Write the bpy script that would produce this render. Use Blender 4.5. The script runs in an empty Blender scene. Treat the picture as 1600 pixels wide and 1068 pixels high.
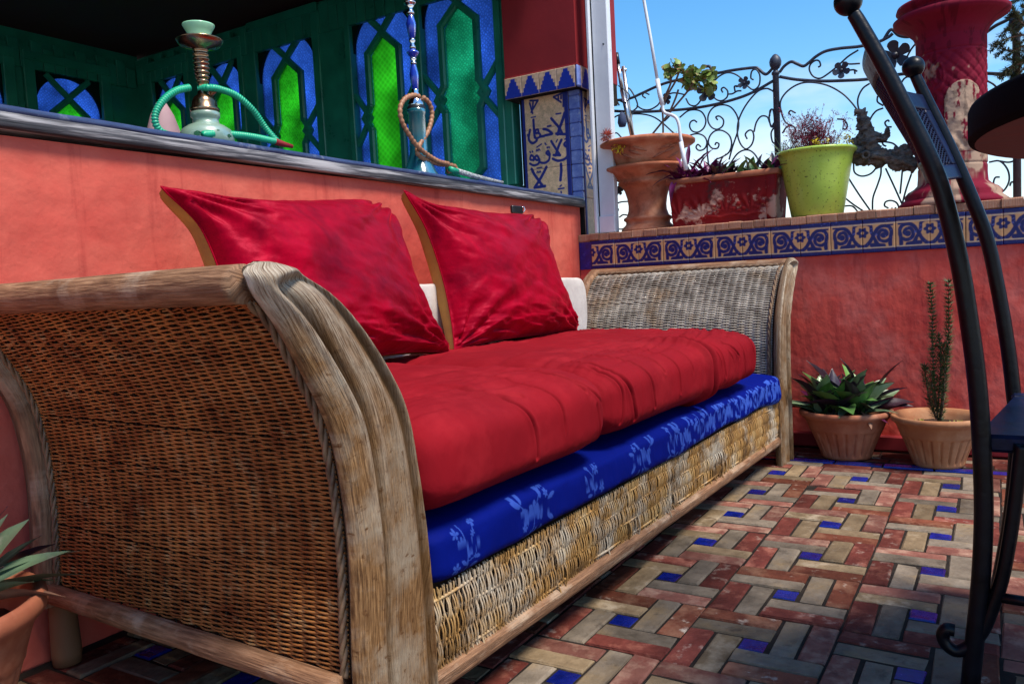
import bpy, math, random
import numpy as np
from mathutils import Matrix, Vector
random.seed(7); rng = np.random.default_rng(7)
S = bpy.context.scene; COL = S.collection
PI = math.pi
# ---------------------------------------------------------------- camera
F = 1244.3; CP = np.array([.6282, -2.6273, .6589])
R3 = np.array([[0.85215, 0.00612, 0.52326], [0.5207, 0.0895, -0.84904], [-0.05202, 0.99597, 0.07308]])
cd = bpy.data.cameras.new('camera'); cam = bpy.data.objects.new('camera', cd); COL.objects.link(cam)
cd.sensor_width = 36; cd.lens = F/1600*36; cd.clip_start = .02; cd.clip_end = 500
_m = Matrix([list(R3[i])+[CP[i]] for i in range(3)]+[[0, 0, 0, 1]]); cam.matrix_world = _m
S.camera = cam
# ---------------------------------------------------------------- world and sun
SUN_EL, SUN_AZ = math.radians(61), math.radians(-10)       # azimuth measured from +x
W = bpy.data.worlds.new('World'); S.world = W; W.use_nodes = True
nt = W.node_tree; nt.nodes.clear()
def wn(t, **k):
    n = nt.nodes.new(t)
    for a, b in k.items(): setattr(n, a, b)
    return n
wl = nt.links.new
sky = wn('ShaderNodeTexSky', sky_type='NISHITA', sun_disc=False)
sky.sun_elevation = SUN_EL; sky.sun_rotation = PI/2 - SUN_AZ
sky.air_density = 1.0; sky.dust_density = .6; sky.ozone_density = 2.0
tc = wn('ShaderNodeTexCoord'); sep = wn('ShaderNodeSeparateXYZ'); wl(tc.outputs['Generated'], sep.inputs[0])
mp = wn('ShaderNodeMapping'); mp.inputs['Scale'].default_value = (1, 1, 3.0); wl(tc.outputs['Generated'], mp.inputs[0])
nz = wn('ShaderNodeTexNoise'); nz.inputs['Scale'].default_value = 2.2; nz.inputs['Detail'].default_value = 6; nz.inputs['Roughness'].default_value = .55
wl(mp.outputs[0], nz.inputs[0])
hz = wn('ShaderNodeMapRange'); hz.inputs['From Min'].default_value = -.02; hz.inputs['From Max'].default_value = .36
hz.inputs['To Min'].default_value = .34; hz.inputs['To Max'].default_value = -.30; wl(sep.outputs[2], hz.inputs[0])
ad = wn('ShaderNodeMath', operation='ADD'); wl(nz.outputs[0], ad.inputs[0]); wl(hz.outputs[0], ad.inputs[1])
rp = wn('ShaderNodeMapRange'); rp.inputs['From Min'].default_value = .50; rp.inputs['From Max'].default_value = .86; wl(ad.outputs[0], rp.inputs[0])
hs = wn('ShaderNodeHueSaturation'); hs.inputs['Hue'].default_value = .495; hs.inputs['Saturation'].default_value = 1.36; hs.inputs['Value'].default_value = .98; wl(sky.outputs[0], hs.inputs['Color'])
mx = wn('ShaderNodeMix', data_type='RGBA'); wl(rp.outputs[0], mx.inputs[0]); wl(hs.outputs[0], mx.inputs[6]); mx.inputs[7].default_value = (5.6, 5.5, 5.5, 1)
bg = wn('ShaderNodeBackground'); bg.inputs['Strength'].default_value = .145; wl(mx.outputs[2], bg.inputs[0])
wo = wn('ShaderNodeOutputWorld'); wl(bg.outputs[0], wo.inputs[0])
sd = bpy.data.lights.new('sun', 'SUN'); so = bpy.data.objects.new('sun', sd); COL.objects.link(so)
sd.energy = 3.3; sd.angle = math.radians(16); sd.color = (1, .93, .82)
_d = Vector((math.cos(SUN_EL)*math.cos(SUN_AZ), math.cos(SUN_EL)*math.sin(SUN_AZ), math.sin(SUN_EL)))
so.rotation_euler = _d.to_track_quat('Z', 'Y').to_euler(); so.location = (4, -1, 6)
S.view_settings.view_transform = 'Standard'; S.view_settings.look = 'None'; S.view_settings.exposure = .70; S.view_settings.gamma = 1
S.view_settings.use_curve_mapping = False
# ---------------------------------------------------------------- geometry helpers
def at(px, py, ax, val):
    d = R3 @ np.array([(px-800)/F, -(py-534)/F, -1.]); t = (val-CP[ax])/d[ax]
    return CP + t*d
def obj(name, me, mat=None, parent=None, kind=None, loc=None, rot=None):
    o = bpy.data.objects.new(name, me); COL.objects.link(o)
    if mat and me is not None and not me.materials:
        for m_ in (mat if isinstance(mat, (list, tuple)) else [mat]): me.materials.append(m_)
    if parent: o.parent = parent
    if kind: o['kind'] = kind
    if loc is not None: o.location = loc
    if rot is not None: o.rotation_euler = rot
    return o
def mesh(V, Fc, smooth=True, uv=None, col=None, mi=None):
    V = np.asarray(V, np.float32); me = bpy.data.meshes.new('m')
    if isinstance(Fc, np.ndarray):
        n, k = Fc.shape
        me.vertices.add(len(V)); me.vertices.foreach_set('co', V.ravel())
        me.loops.add(n*k); me.loops.foreach_set('vertex_index', Fc.astype(np.int32).ravel())
        me.polygons.add(n); me.polygons.foreach_set('loop_start', np.arange(0, n*k, k, dtype=np.int32))
        try: me.polygons.foreach_set('loop_total', np.full(n, k, np.int32))
        except Exception: pass
        me.update(calc_edges=True)
    else:
        me.from_pydata([tuple(map(float, v)) for v in V], [], [tuple(map(int, f)) for f in Fc])
    if smooth: me.polygons.foreach_set('use_smooth', np.ones(len(me.polygons), bool))
    li = None
    if uv is not None or col is not None:
        li = np.empty(len(me.loops), np.int32); me.loops.foreach_get('vertex_index', li)
    if uv is not None:
        l = me.uv_layers.new(name='UVMap'); l.data.foreach_set('uv', np.asarray(uv, np.float32)[li].ravel())
    if col is not None:
        c = np.asarray(col, np.float32); c = np.c_[c, np.ones(len(c))] if c.shape[1] == 3 else c
        a = me.color_attributes.new('Col', 'FLOAT_COLOR', 'POINT'); a.data.foreach_set('color', c.astype(np.float32).ravel())
    if mi is not None: me.polygons.foreach_set('material_index', np.asarray(mi, np.int32))
    me.validate(verbose=False) if False else None
    return me
def gridF(n, m, cu=False, cv=False, off=0):
    i = np.arange(n if cu else n-1); j = np.arange(m if cv else m-1)
    I, J = np.meshgrid(i, j, indexing='ij'); I2 = (I+1) % n; J2 = (J+1) % m
    return np.stack([I*m+J, I2*m+J, I2*m+J2, I*m+J2], -1).reshape(-1, 4)+off
class MB:
    def __init__(s): s.V = []; s.F = []; s.n = 0; s.mi = []
    def add(s, V, Fc, k=0):
        V = np.asarray(V, float); s.V.append(V)
        for f in Fc: s.F.append(tuple(int(q)+s.n for q in f)); s.mi.append(k)
        s.n += len(V); return s
    def build(s, name, mat, parent=None, smooth=True, kind=None, me_only=False):
        me = mesh(np.concatenate(s.V), s.F, smooth, mi=s.mi)
        if me_only: return me
        return obj(name, me, mat, parent, kind)
def frames(P):
    P = np.asarray(P, float); T = np.gradient(P, axis=0); T /= np.linalg.norm(T, axis=1)[:, None]+1e-12
    n = np.cross(T[0], [0, 0, 1.]); n = np.cross(T[0], [1., 0, 0]) if np.linalg.norm(n) < .1 else n
    n /= np.linalg.norm(n); N = [n]
    for t in T[1:]:
        n = n - t*(n@t); n /= np.linalg.norm(n)+1e-12; N.append(n)
    N = np.array(N); return T, N, np.cross(T, N)
def tube(P, r, k=8, caps=True, flat=1.0, twist=0):
    P = np.asarray(P, float); r = np.broadcast_to(r, (len(P),)).astype(float)
    T, N, B = frames(P); a = np.arange(k)*2*PI/k+twist
    V = P[:, None]+(N[:, None]*np.cos(a)[None, :, None]+B[:, None]*np.sin(a)[None, :, None]*flat)*r[:, None, None]
    Fc = [tuple(f) for f in gridF(len(P), k, cv=True)]
    if caps: Fc += [tuple(range(k)), tuple(range((len(P)-1)*k, len(P)*k))[::-1]]
    return V.reshape(-1, 3), Fc
def smoothp(P, n=8):
    """catmull-rom through points"""
    P = np.asarray(P, float)
    if len(P) < 3: return np.array([P[0]+(P[-1]-P[0])*t for t in np.linspace(0, 1, n)])
    Q = np.vstack([2*P[0]-P[1], P, 2*P[-1]-P[-2]]); out = []
    for i in range(1, len(Q)-2):
        for t in np.arange(n)/n:
            out.append(.5*((2*Q[i])+(-Q[i-1]+Q[i+1])*t+(2*Q[i-1]-5*Q[i]+4*Q[i+1]-Q[i+2])*t*t+(-Q[i-1]+3*Q[i]-3*Q[i+1]+Q[i+2])*t**3))
    out.append(P[-1]); return np.array(out)
def lathe(prof, k=48, c=(0, 0, 0), close=False, fn=None):
    prof = np.asarray(prof, float); a = np.arange(k)*2*PI/k
    Rr = np.repeat(prof[:, :1], k, 1); Z = np.repeat(prof[:, 1:2], k, 1)
    if fn is not None: Rr = Rr+fn(a[None, :], Z)
    V = np.stack([Rr*np.cos(a)+c[0], Rr*np.sin(a)+c[1], Z+c[2]], -1)
    return V.reshape(-1, 3), [tuple(f) for f in gridF(len(prof), k, cv=True)]
def box(x0, y0, z0, x1, y1, z1, b=0.0):
    if b <= 0:
        V = [(x, y, z) for x in (x0, x1) for y in (y0, y1) for z in (z0, z1)]
        return V, [(0, 1, 3, 2), (4, 6, 7, 5), (0, 4, 5, 1), (2, 3, 7, 6), (0, 2, 6, 4), (1, 5, 7, 3)]
    V = []; Fc = []; c = np.array([(x0+x1)/2, (y0+y1)/2, (z0+z1)/2]); h = np.array([x1-x0, y1-y0, z1-z0])/2
    ix = {}
    for sx in (-1, 1):
        for sy in (-1, 1):
            for sz in (-1, 1):
                for ax in range(3):
                    s = np.array([sx, sy, sz], float); p = c+s*(h-b); p[ax] = c[ax]+s[ax]*h[ax]
                    ix[(sx, sy, sz, ax)] = len(V); V.append(p)
    for ax in range(3):
        o1, o2 = [q for q in range(3) if q != ax]
        for s in (-1, 1):
            f = []
            for a_, b_ in ((-1, -1), (1, -1), (1, 1), (-1, 1)):
                k = [0, 0, 0]; k[ax] = s; k[o1] = a_; k[o2] = b_; f.append(ix[(*k, ax)])
            Fc.append(tuple(f))
    for ax in range(3):
        o1, o2 = [q for q in range(3) if q != ax]
        for a_ in (-1, 1):
            for b_ in (-1, 1):
                f = []
                for s, A in ((-1, o1), (1, o1), (1, o2), (-1, o2)):
                    k = [0, 0, 0]; k[ax] = s; k[o1] = a_; k[o2] = b_; f.append(ix[(*k, A)])
                Fc.append(tuple(f))
    for sx in (-1, 1):
        for sy in (-1, 1):
            for sz in (-1, 1): Fc.append(tuple(ix[(sx, sy, sz, a_)] for a_ in range(3)))
    return V, Fc
def fixn(me):
    import bmesh
    bm = bmesh.new(); bm.from_mesh(me); bmesh.ops.recalc_face_normals(bm, faces=bm.faces); bm.to_mesh(me); bm.free(); return me
def boxo(name, x0, y0, z0, x1, y1, z1, mat, parent=None, b=0.0, kind=None, loc=None):
    V, Fc = box(x0, y0, z0, x1, y1, z1, b); return obj(name, fixn(mesh(V, Fc, False)), mat, parent, kind, loc)
def tubeo(name, P, r, mat, parent=None, k=8, **kw):
    V, Fc = tube(P, r, k, **kw); return obj(name, mesh(V, Fc), mat, parent)
def latheo(name, prof, mat, parent=None, k=48, loc=None, fn=None):
    V, Fc = lathe(prof, k, fn=fn); return obj(name, mesh(V, Fc), mat, parent, loc=loc)
def tag(o, label, cat, group=None, kind=None):
    o['label'] = label; o['category'] = cat
    if group: o['group'] = group
    o['kind'] = kind or 'thing'
    return o
def thing(name, label, cat, loc=(0, 0, 0), rz=0, group=None):
    o = bpy.data.objects.new(name, None); COL.objects.link(o); o.location = loc; o.rotation_euler = (0, 0, rz); o.empty_display_size = .05
    return tag(o, label, cat, group)
_vn = rng.random((256, 256))
def vnoise(x, y):
    xi = np.floor(x).astype(int); yi = np.floor(y).astype(int); fx = x-xi; fy = y-yi
    fx = fx*fx*(3-2*fx); fy = fy*fy*(3-2*fy); g = lambda a, b: _vn[a % 256, b % 256]
    return (g(xi, yi)*(1-fx)+g(xi+1, yi)*fx)*(1-fy)+(g(xi, yi+1)*(1-fx)+g(xi+1, yi+1)*fx)*fy
def fbm(x, y, o=4):
    s = 0; a = .5
    for k in range(o): s = s+a*vnoise(x*2**k+k*17.3, y*2**k+k*9.1); a *= .5
    return s
def sst(a, b, x): t = np.clip((x-a)/(b-a), 0, 1); return t*t*(3-2*t)
def sdpoly(X, Y, P):
    """distance to a polyline"""
    d = np.full(X.shape, 1e9)
    for (ax, ay), (bx, by) in zip(P[:-1], P[1:]):
        dx, dy = bx-ax, by-ay; t = np.clip(((X-ax)*dx+(Y-ay)*dy)/(dx*dx+dy*dy+1e-12), 0, 1)
        d = np.minimum(d, np.hypot(X-ax-t*dx, Y-ay-t*dy))
    return d
# ---------------------------------------------------------------- materials
def mat(name, c1, c2=None, c3=None, rough=.6, scale=8, detail=6, stretch=(1, 1, 1), bump=.2, bscale=60, bdist=.002, metal=0, spec=.5,
        rnd=0.0, patch=None, pscale=3, pamt=(.55, .7), sheen=0, coat=0, uv=False, trans=0, colattr=False, alpha=None, rrough=.15, sss=0, wear_light=False, hard=.2, p2stretch=None, patch2=None, p2scale=9, p2amt=(.6, .68)):
    m = bpy.data.materials.new(name); m.use_nodes = True; t = m.node_tree; N = t.nodes; L = t.links.new
    b = N['Principled BSDF']; tc = N.new('ShaderNodeTexCoord'); mp = N.new('ShaderNodeMapping'); mp.inputs['Scale'].default_value = stretch
    src = tc.outputs['UV' if uv else 'Object']; oi = N.new('ShaderNodeObjectInfo')
    vm = N.new('ShaderNodeVectorMath'); vm.operation = 'MULTIPLY_ADD'; vm.inputs[1].default_value = (1, 1, 1)
    if rnd: 
        cb = N.new('ShaderNodeMath'); cb.operation = 'MULTIPLY'; cb.inputs[1].default_value = 37.; L(oi.outputs['Random'], cb.inputs[0]); L(cb.outputs[0], vm.inputs[2])
    else: vm.inputs[2].default_value = (0, 0, 0)
    L(src, vm.inputs[0]); L(vm.outputs[0], mp.inputs[0])
    n1 = N.new('ShaderNodeTexNoise'); n1.inputs['Scale'].default_value = scale; n1.inputs['Detail'].default_value = detail; n1.inputs['Roughness'].default_value = .6; L(mp.outputs[0], n1.inputs[0])
    c2 = c2 or tuple(x*.7 for x in c1)
    if colattr:
        ca = N.new('ShaderNodeAttribute'); ca.attribute_name = 'Col'
        mm = N.new('ShaderNodeMapRange'); mm.inputs['To Min'].default_value = .72; mm.inputs['To Max'].default_value = 1.2; L(n1.outputs[0], mm.inputs[0])
        vx = N.new('ShaderNodeVectorMath'); vx.operation = 'SCALE'; L(ca.outputs['Color'], vx.inputs[0]); L(mm.outputs[0], vx.inputs['Scale']); out = vx.outputs[0]
    else:
        cr = N.new('ShaderNodeValToRGB'); e = cr.color_ramp.elements
        e[0].position = .5-hard; e[0].color = (*c2, 1); e[1].position = .5+hard; e[1].color = (*c1, 1)
        if c3: q = e.new(.5); q.color = (*c3, 1)
        L(n1.outputs[0], cr.inputs[0]); out = cr.outputs[0]
    for pc, ps, pa, pst in ((patch, pscale, pamt, None), (patch2, p2scale, p2amt, p2stretch)):
        if pc:
            n2 = N.new('ShaderNodeTexNoise'); n2.inputs['Scale'].default_value = ps; n2.inputs['Detail'].default_value = 8; n2.inputs['Roughness'].default_value = .65
            va = N.new('ShaderNodeVectorMath'); va.operation = 'ADD'; va.inputs[1].default_value = (3.1, 7.7, ps); L(vm.outputs[0], va.inputs[0]); pm = N.new('ShaderNodeMapping'); pm.inputs['Scale'].default_value = pst or (1, 1, 1); L(va.outputs[0], pm.inputs[0]); L(pm.outputs[0], n2.inputs[0])
            mr = N.new('ShaderNodeMapRange'); mr.inputs['From Min'].default_value = pa[0]; mr.inputs['From Max'].default_value = pa[1]; L(n2.outputs[0], mr.inputs[0])
            mx = N.new('ShaderNodeMix'); mx.data_type = 'RGBA'; L(mr.outputs[0], mx.inputs[0]); L(out, mx.inputs[6]); mx.inputs[7].default_value = (*pc, 1); out = mx.outputs[2]
    if wear_light:      # red: groove grime plus painted shade; green: painted ridge highlights, pale weathered tip
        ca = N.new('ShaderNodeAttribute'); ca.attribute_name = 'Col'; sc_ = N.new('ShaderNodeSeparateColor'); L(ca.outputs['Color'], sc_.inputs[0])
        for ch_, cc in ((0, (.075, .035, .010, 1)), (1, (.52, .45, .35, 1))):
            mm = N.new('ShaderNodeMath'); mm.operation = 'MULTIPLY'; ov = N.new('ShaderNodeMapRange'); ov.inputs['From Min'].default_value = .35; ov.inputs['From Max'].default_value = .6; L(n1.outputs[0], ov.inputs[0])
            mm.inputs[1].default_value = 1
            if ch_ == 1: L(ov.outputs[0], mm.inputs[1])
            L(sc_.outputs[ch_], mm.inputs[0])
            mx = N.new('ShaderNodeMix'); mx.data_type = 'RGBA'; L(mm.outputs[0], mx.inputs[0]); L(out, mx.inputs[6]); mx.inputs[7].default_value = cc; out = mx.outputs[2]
    if rnd:
        mr = N.new('ShaderNodeMapRange'); mr.inputs['To Min'].default_value = 1-rnd; mr.inputs['To Max'].default_value = 1+rnd; L(oi.outputs['Random'], mr.inputs[0])
        vx = N.new('ShaderNodeVectorMath'); vx.operation = 'SCALE'; L(out, vx.inputs[0]); L(mr.outputs[0], vx.inputs['Scale']); out = vx.outputs[0]
    L(out, b.inputs['Base Color'])
    rr = N.new('ShaderNodeMapRange'); rr.inputs['To Min'].default_value = max(.02, rough-rrough); rr.inputs['To Max'].default_value = min(1, rough+rrough); L(n1.outputs[0], rr.inputs[0]); L(rr.outputs[0], b.inputs['Roughness'])
    b.inputs['Metallic'].default_value = metal; b.inputs['Specular IOR Level'].default_value = spec
    if sheen: b.inputs['Sheen Weight'].default_value = sheen; b.inputs['Sheen Roughness'].default_value = .35
    if coat: b.inputs['Coat Weight'].default_value = coat; b.inputs['Coat Roughness'].default_value = .12
    if trans: b.inputs['Transmission Weight'].default_value = trans
    if bump:
        n3 = N.new('ShaderNodeTexNoise'); n3.inputs['Scale'].default_value = bscale; n3.inputs['Detail'].default_value = 5; L(mp.outputs[0], n3.inputs[0])
        bp = N.new('ShaderNodeBump'); bp.inputs['Strength'].default_value = bump; bp.inputs['Distance'].default_value = bdist; L(n3.outputs[0], bp.inputs['Height']); L(bp.outputs[0], b.inputs['Normal'])
    return m
M = {}
M['plaster'] = mat('red_plaster', (.58, .098, .070), (.43, .060, .045), rough=.8, scale=3.2, bump=.6, bscale=18, bdist=.009, patch=(.66, .17, .115), pscale=2.0, pamt=(.42, .75), patch2=(.30, .035, .03), p2scale=16, p2stretch=(1, 1, .10), p2amt=(.56, .80), spec=.08)
M['plaster_far'] = mat('red_plaster_streaked', (.74, .105, .072), (.54, .056, .046), rough=.8, scale=5, stretch=(1.3, 1, .9), bump=.6, bscale=18, bdist=.009, patch=(.72, .19, .15), pscale=6, pamt=(.45, .78), patch2=(.34, .03, .03), p2scale=15, p2stretch=(1, 1, .16), p2amt=(.52, .74), spec=.08)
M['maroon'] = mat('maroon_paint', (.27, .018, .022), (.19, .012, .016), rough=.7, scale=4, bump=.25, bscale=22, bdist=.004, spec=.25)
M['dark_red'] = mat('dark_red_ceiling', (.045, .006, .008), rough=.9, scale=4)
M['mortar'] = mat('dark_mortar', (.035, .026, .02), (.012, .010, .009), rough=.95, scale=30, bump=.5, bscale=200, spec=.1)
M['red_brick'] = mat('red_clay_brick', (.17, .042, .030), (.075, .018, .014), rough=.6, scale=16, rnd=.42, bump=.9, bscale=55, bdist=.0045, patch=(.33, .12, .08), pscale=14, pamt=(.52, .72), patch2=(.44, .33, .26), p2scale=22, p2amt=(.58, .74), spec=.12)
M['grey_brick'] = mat('grey_clay_brick', (.235, .185, .135), (.105, .082, .06), rough=.6, scale=18, rnd=.32, bump=.9, bscale=55, bdist=.0045, patch=(.24, .16, .08), pscale=6, pamt=(.52, .72), patch2=(.065, .048, .035), p2scale=24, p2amt=(.58, .74), spec=.12)
M['blue_glaze'] = mat('blue_glaze', (.005, .016, .23), (.003, .008, .10), rough=.25, scale=40, rnd=.3, bump=.25, bscale=120, bdist=.001, patch=(.10, .14, .34), pscale=45, pamt=(.64, .74))
M['tile'] = mat('painted_glazed_tile', (1, 1, 1), rough=.35, spec=.3, scale=70, colattr=True, bump=.2, bscale=160, bdist=.001)
M['coping'] = mat('coping_brick', (.46, .22, .12), (.30, .12, .07), rough=.8, scale=25, rnd=.25, bump=.5, bscale=90, patch=(.56, .40, .28), pscale=20, pamt=(.55, .7))
M['wood'] = mat('weathered_wood', (.37, .205, .085), (.055, .022, .008), (.20, .10, .038), rough=.5, scale=6, detail=10, uv=True, stretch=(4.2, 78, 1), bump=1.0, bscale=8, bdist=.003, patch=(.37, .30, .215), pscale=7, pamt=(.48, .68), patch2=(.11, .045, .014), p2scale=75, p2amt=(.58, .66), spec=.25, wear_light=True)
M['wood_log'] = mat('weathered_grey_wood', (.38, .205, .11), (.09, .042, .021), (.22, .11, .055), rough=.65, scale=6, detail=10, uv=True, stretch=(2.5, 30, 1), bump=1.0, bscale=9, bdist=.003, patch=(.44, .32, .22), pscale=8, pamt=(.52, .72), spec=.35)
M['ledge'] = mat('weathered_dark_ledge', (.36, .34, .34), (.008, .008, .010), (.06, .056, .062), rough=.65, hard=.13, scale=26, detail=10, stretch=(3, .13, 3.2), bump=.8, bscale=40, bdist=.003)
M['ledge_blue'] = mat('sky_tint_ledge', (.055, .085, .19), (.02, .03, .08), rough=.35, scale=14, stretch=(3, .6, 3), bump=.4, bscale=40, patch=(.25, .27, .33), pscale=16, pamt=(.6, .75))  # sky reflection on the upper edge put into the base colour
M['wick_brown'] = mat('brown_rattan', (.50, .20, .055), (.17, .046, .014), rough=.42, scale=16, stretch=(1, 1, 1), bump=.3, bscale=240, bdist=.001, patch=(.50, .32, .14), pscale=30, pamt=(.55, .75), spec=.25)
M['wick_grey'] = mat('grey_weathered_rattan', (.60, .54, .45), (.17, .14, .11), rough=.65, scale=16, bump=.3, bscale=240, bdist=.001, patch=(.40, .27, .15), pscale=6, pamt=(.52, .7), spec=.35)
M['wick_front'] = mat('straw_rattan', (.50, .34, .15), (.10, .055, .025), (.36, .19, .055), rough=.6, scale=13, bump=.3, bscale=200, bdist=.001, patch=(.47, .41, .32), pscale=9, pamt=(.48, .66), spec=.35)
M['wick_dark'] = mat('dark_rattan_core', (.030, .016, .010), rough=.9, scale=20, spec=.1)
M['rope'] = mat('braided_rattan', (.27, .165, .085), (.075, .035, .02), rough=.6, scale=40, bump=.4, bscale=200, bdist=.001)
M['red_cloth'] = mat('red_cotton', (.245, .0058, .0115), (.185, .0045, .009), rough=.8, scale=5, bump=.3, bscale=420, bdist=.0006, spec=.08, patch=(.30, .012, .018), pscale=7, pamt=(.5, .75))
M['gold_cloth'] = mat('mustard_cloth', (.50, .25, .045), (.33, .14, .03), rough=.75, scale=16, bump=.35, bscale=300, bdist=.001)
M['white_cloth'] = mat('off_white_cloth', (.62, .56, .50), (.46, .40, .36), rough=.85, scale=14, bump=.5, bscale=180, bdist=.0015, patch=(.5, .40, .37), pscale=60, pamt=(.58, .66))
M['blue_cloth'] = mat('blue_printed_cloth', (1, 1, 1), rough=.7, scale=9, colattr=True, bump=.2, bscale=380, bdist=.0006, spec=.04)
M['green_dark'] = mat('dark_green_head', (.002, .014, .012), rough=.8, scale=8, spec=.1)
M['green_wood'] = mat('green_painted_wood', (.009, .21, .135), (.006, .12, .08), rough=.32, scale=8, bump=.25, bscale=40, bdist=.001)
M['iron'] = mat('black_iron', (.0022, .0026, .0065), (.001, .001, .002), rough=.36, scale=30, bump=.5, bscale=70, bdist=.0015, spec=.24, patch=(.05, .05, .06), pscale=60, pamt=(.74, .78))
M['iron_seat'] = mat('blue_black_iron', (.006, .010, .045), (.002, .003, .014), rough=.4, scale=30, bump=.4, bscale=110, bdist=.0015, spec=.18, patch=(.07, .06, .09), pscale=30, pamt=(.64, .72))
M['iron_fence'] = mat('grey_blue_iron', (.030, .038, .065), (.012, .014, .028), rough=.5, scale=40, bump=.4, bscale=120, bdist=.001, patch=(.11, .06, .045), pscale=26, pamt=(.62, .72))
M['table_top'] = mat('table_rim', (.003, .0028, .004), rough=.8, scale=10, spec=.06)
M['table_under'] = mat('reddish_table_underside', (.20, .06, .05), (.11, .03, .03), rough=.6, scale=7, stretch=(1, 6, 1), bump=.4, bscale=30, bdist=.002)
M['terracotta'] = mat('terracotta', (.38, .13, .065), (.24, .068, .036), rough=.75, scale=9, bump=.3, bscale=60, bdist=.002, patch=(.46, .21, .12), pscale=8, pamt=(.5, .72), patch2=(.13, .042, .025), p2scale=13, p2amt=(.66, .78), spec=.25)
M['terracotta_light'] = mat('light_terracotta', (.50, .165, .075), (.33, .09, .042), rough=.7, scale=9, bump=.3, bscale=60, bdist=.002, patch=(.62, .30, .17), pscale=8, pamt=(.5, .72), patch2=(.13, .04, .022), p2scale=9, p2amt=(.55, .72), spec=.25)
M['terracotta_pale'] = mat('pale_terracotta', (.43, .19, .085), (.29, .105, .045), rough=.75, scale=9, bump=.3, bscale=60, bdist=.002, patch=(.50, .27, .14), pscale=8, pamt=(.5, .72), patch2=(.14, .055, .03), p2scale=16, p2amt=(.66, .78), spec=.25)
M['peel_red'] = mat('peeling_red_paint', (.27, .014, .014), (.13, .007, .009), spec=.12, rough=.75, scale=8, bump=.5, bscale=40, bdist=.003, patch=(.50, .27, .19), pscale=7, pamt=(.53, .57), patch2=(.04, .035, .03), p2scale=9, p2amt=(.60, .70))
M['column'] = mat('crimson_column_paint', (1, 1, 1), rough=.8, spec=.12, scale=14, colattr=True, bump=.5, bscale=50, bdist=.003)
M['soil'] = mat('soil', (.06, .035, .025), (.02, .013, .01), rough=.95, scale=60, bump=1, bscale=120, bdist=.006, spec=.1)
M['lime'] = mat('lime_green_glaze', (.46, .62, .085), (.34, .48, .06), rough=.3, scale=5, bump=.12, bscale=30, bdist=.002, patch=(.36, .33, .06), pscale=3.2, pamt=(.52, .75), patch2=(.06, .10, .015), p2scale=110, p2amt=(.60, .63))
M['white_metal'] = mat('white_painted_metal', (.72, .74, .76), (.58, .60, .63), rough=.35, scale=6, bump=.1, bscale=60, patch=(.40, .38, .36), pscale=18, pamt=(.66, .76))
M['silver'] = mat('brushed_aluminium', (.62, .64, .66), rough=.3, metal=1, scale=20, bump=.1)
M['brass'] = mat('aged_brass', (.42, .27, .15), (.26, .15, .09), rough=.24, metal=1, scale=30, bump=.15, bscale=60)
M['chrome'] = mat('chrome', (.78, .78, .8), rough=.1, metal=1, scale=30, bump=0, rrough=.04)
M['black'] = mat('black_plastic', (.012, .012, .013), rough=.35, scale=20)
M['mint'] = mat('mint_ceramic', (.32, .66, .40), (.27, .56, .34), rough=.2, scale=10, bump=0, coat=.5)
M['frost'] = mat('frosted_glass', (.30, .42, .32), (.18, .28, .20), rough=.35, scale=10, bump=.1, trans=.25)
M['fish'] = mat('green_print', (.012, .10, .03), rough=.4, scale=20)
M['hose_teal'] = mat('teal_hose', (.010, .42, .22), (.006, .26, .14), rough=.4, scale=20, bump=.1)
M['hose_brown'] = mat('brown_hose', (.40, .19, .09), (.24, .10, .05), rough=.5, scale=20, bump=.3, bscale=100)
M['mesh_sleeve'] = mat('grey_mesh_sleeve', (.50, .52, .52), (.10, .11, .11), rough=.45, scale=160, detail=1, bump=.8, bscale=200, bdist=.002)
M['glass_base'] = mat('teal_glass', (.012, .16, .20), (.008, .09, .12), rough=.12, scale=9, bump=0, trans=.35)
M['glass_blue'] = mat('cobalt_glass', (.02, .07, .62), (.012, .04, .45), rough=.07, scale=9, bump=0, trans=.45)
M['bark'] = mat('grey_bark', (.24, .20, .17), (.04, .032, .028), rough=.9, scale=24, stretch=(1, 1, 3), bump=1, bscale=60, bdist=.01, spec=.15)
M['stem'] = mat('brown_stem', (.22, .12, .075), (.10, .05, .035), rough=.8, scale=40)
M['rosemary'] = mat('rosemary_leaf', (.085, .13, .038), (.04, .065, .022), rough=.6, scale=30)
M['leaf_green'] = mat('green_leaf', (.10, .22, .05), (.04, .11, .03), rough=.35, scale=12, stretch=(1, 1, 1), bump=.2, rnd=.4, coat=.15)
M['leaf_pale'] = mat('pale_green_leaf', (.17, .24, .13), (.085, .14, .07), rough=.4, scale=12, bump=.2, rnd=.3)
M['leaf_greygreen'] = mat('grey_green_leaf', (.085, .13, .065), (.045, .07, .05), rough=.4, scale=14, bump=.3, rnd=.35, patch=(.16, .15, .12), pscale=18, pamt=(.55, .7))
M['leaf_dark'] = mat('dark_plum_leaf', (.035, .012, .030), (.015, .012, .016), rough=.35, scale=12, bump=.2, rnd=.4, coat=.15)
M['leaf_purple'] = mat('magenta_purple_leaf', (.15, .008, .075), (.055, .006, .040), rough=.38, scale=12, bump=.2, rnd=.45)
M['leaf_brown'] = mat('withered_leaf', (.26, .13, .075), (.13, .06, .04), rough=.7, scale=16, bump=.3)
M['leaf_bush'] = mat('geranium_leaf', (.20, .27, .035), (.07, .13, .03), rough=.5, scale=30, bump=.3, rnd=.4, patch=(.42, .13, .10), pscale=22, pamt=(.56, .66))
M['conifer'] = mat('conifer_needle', (.10, .12, .045), (.04, .055, .025), rough=.6, scale=20, patch=(.26, .15, .06), pscale=9)
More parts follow.
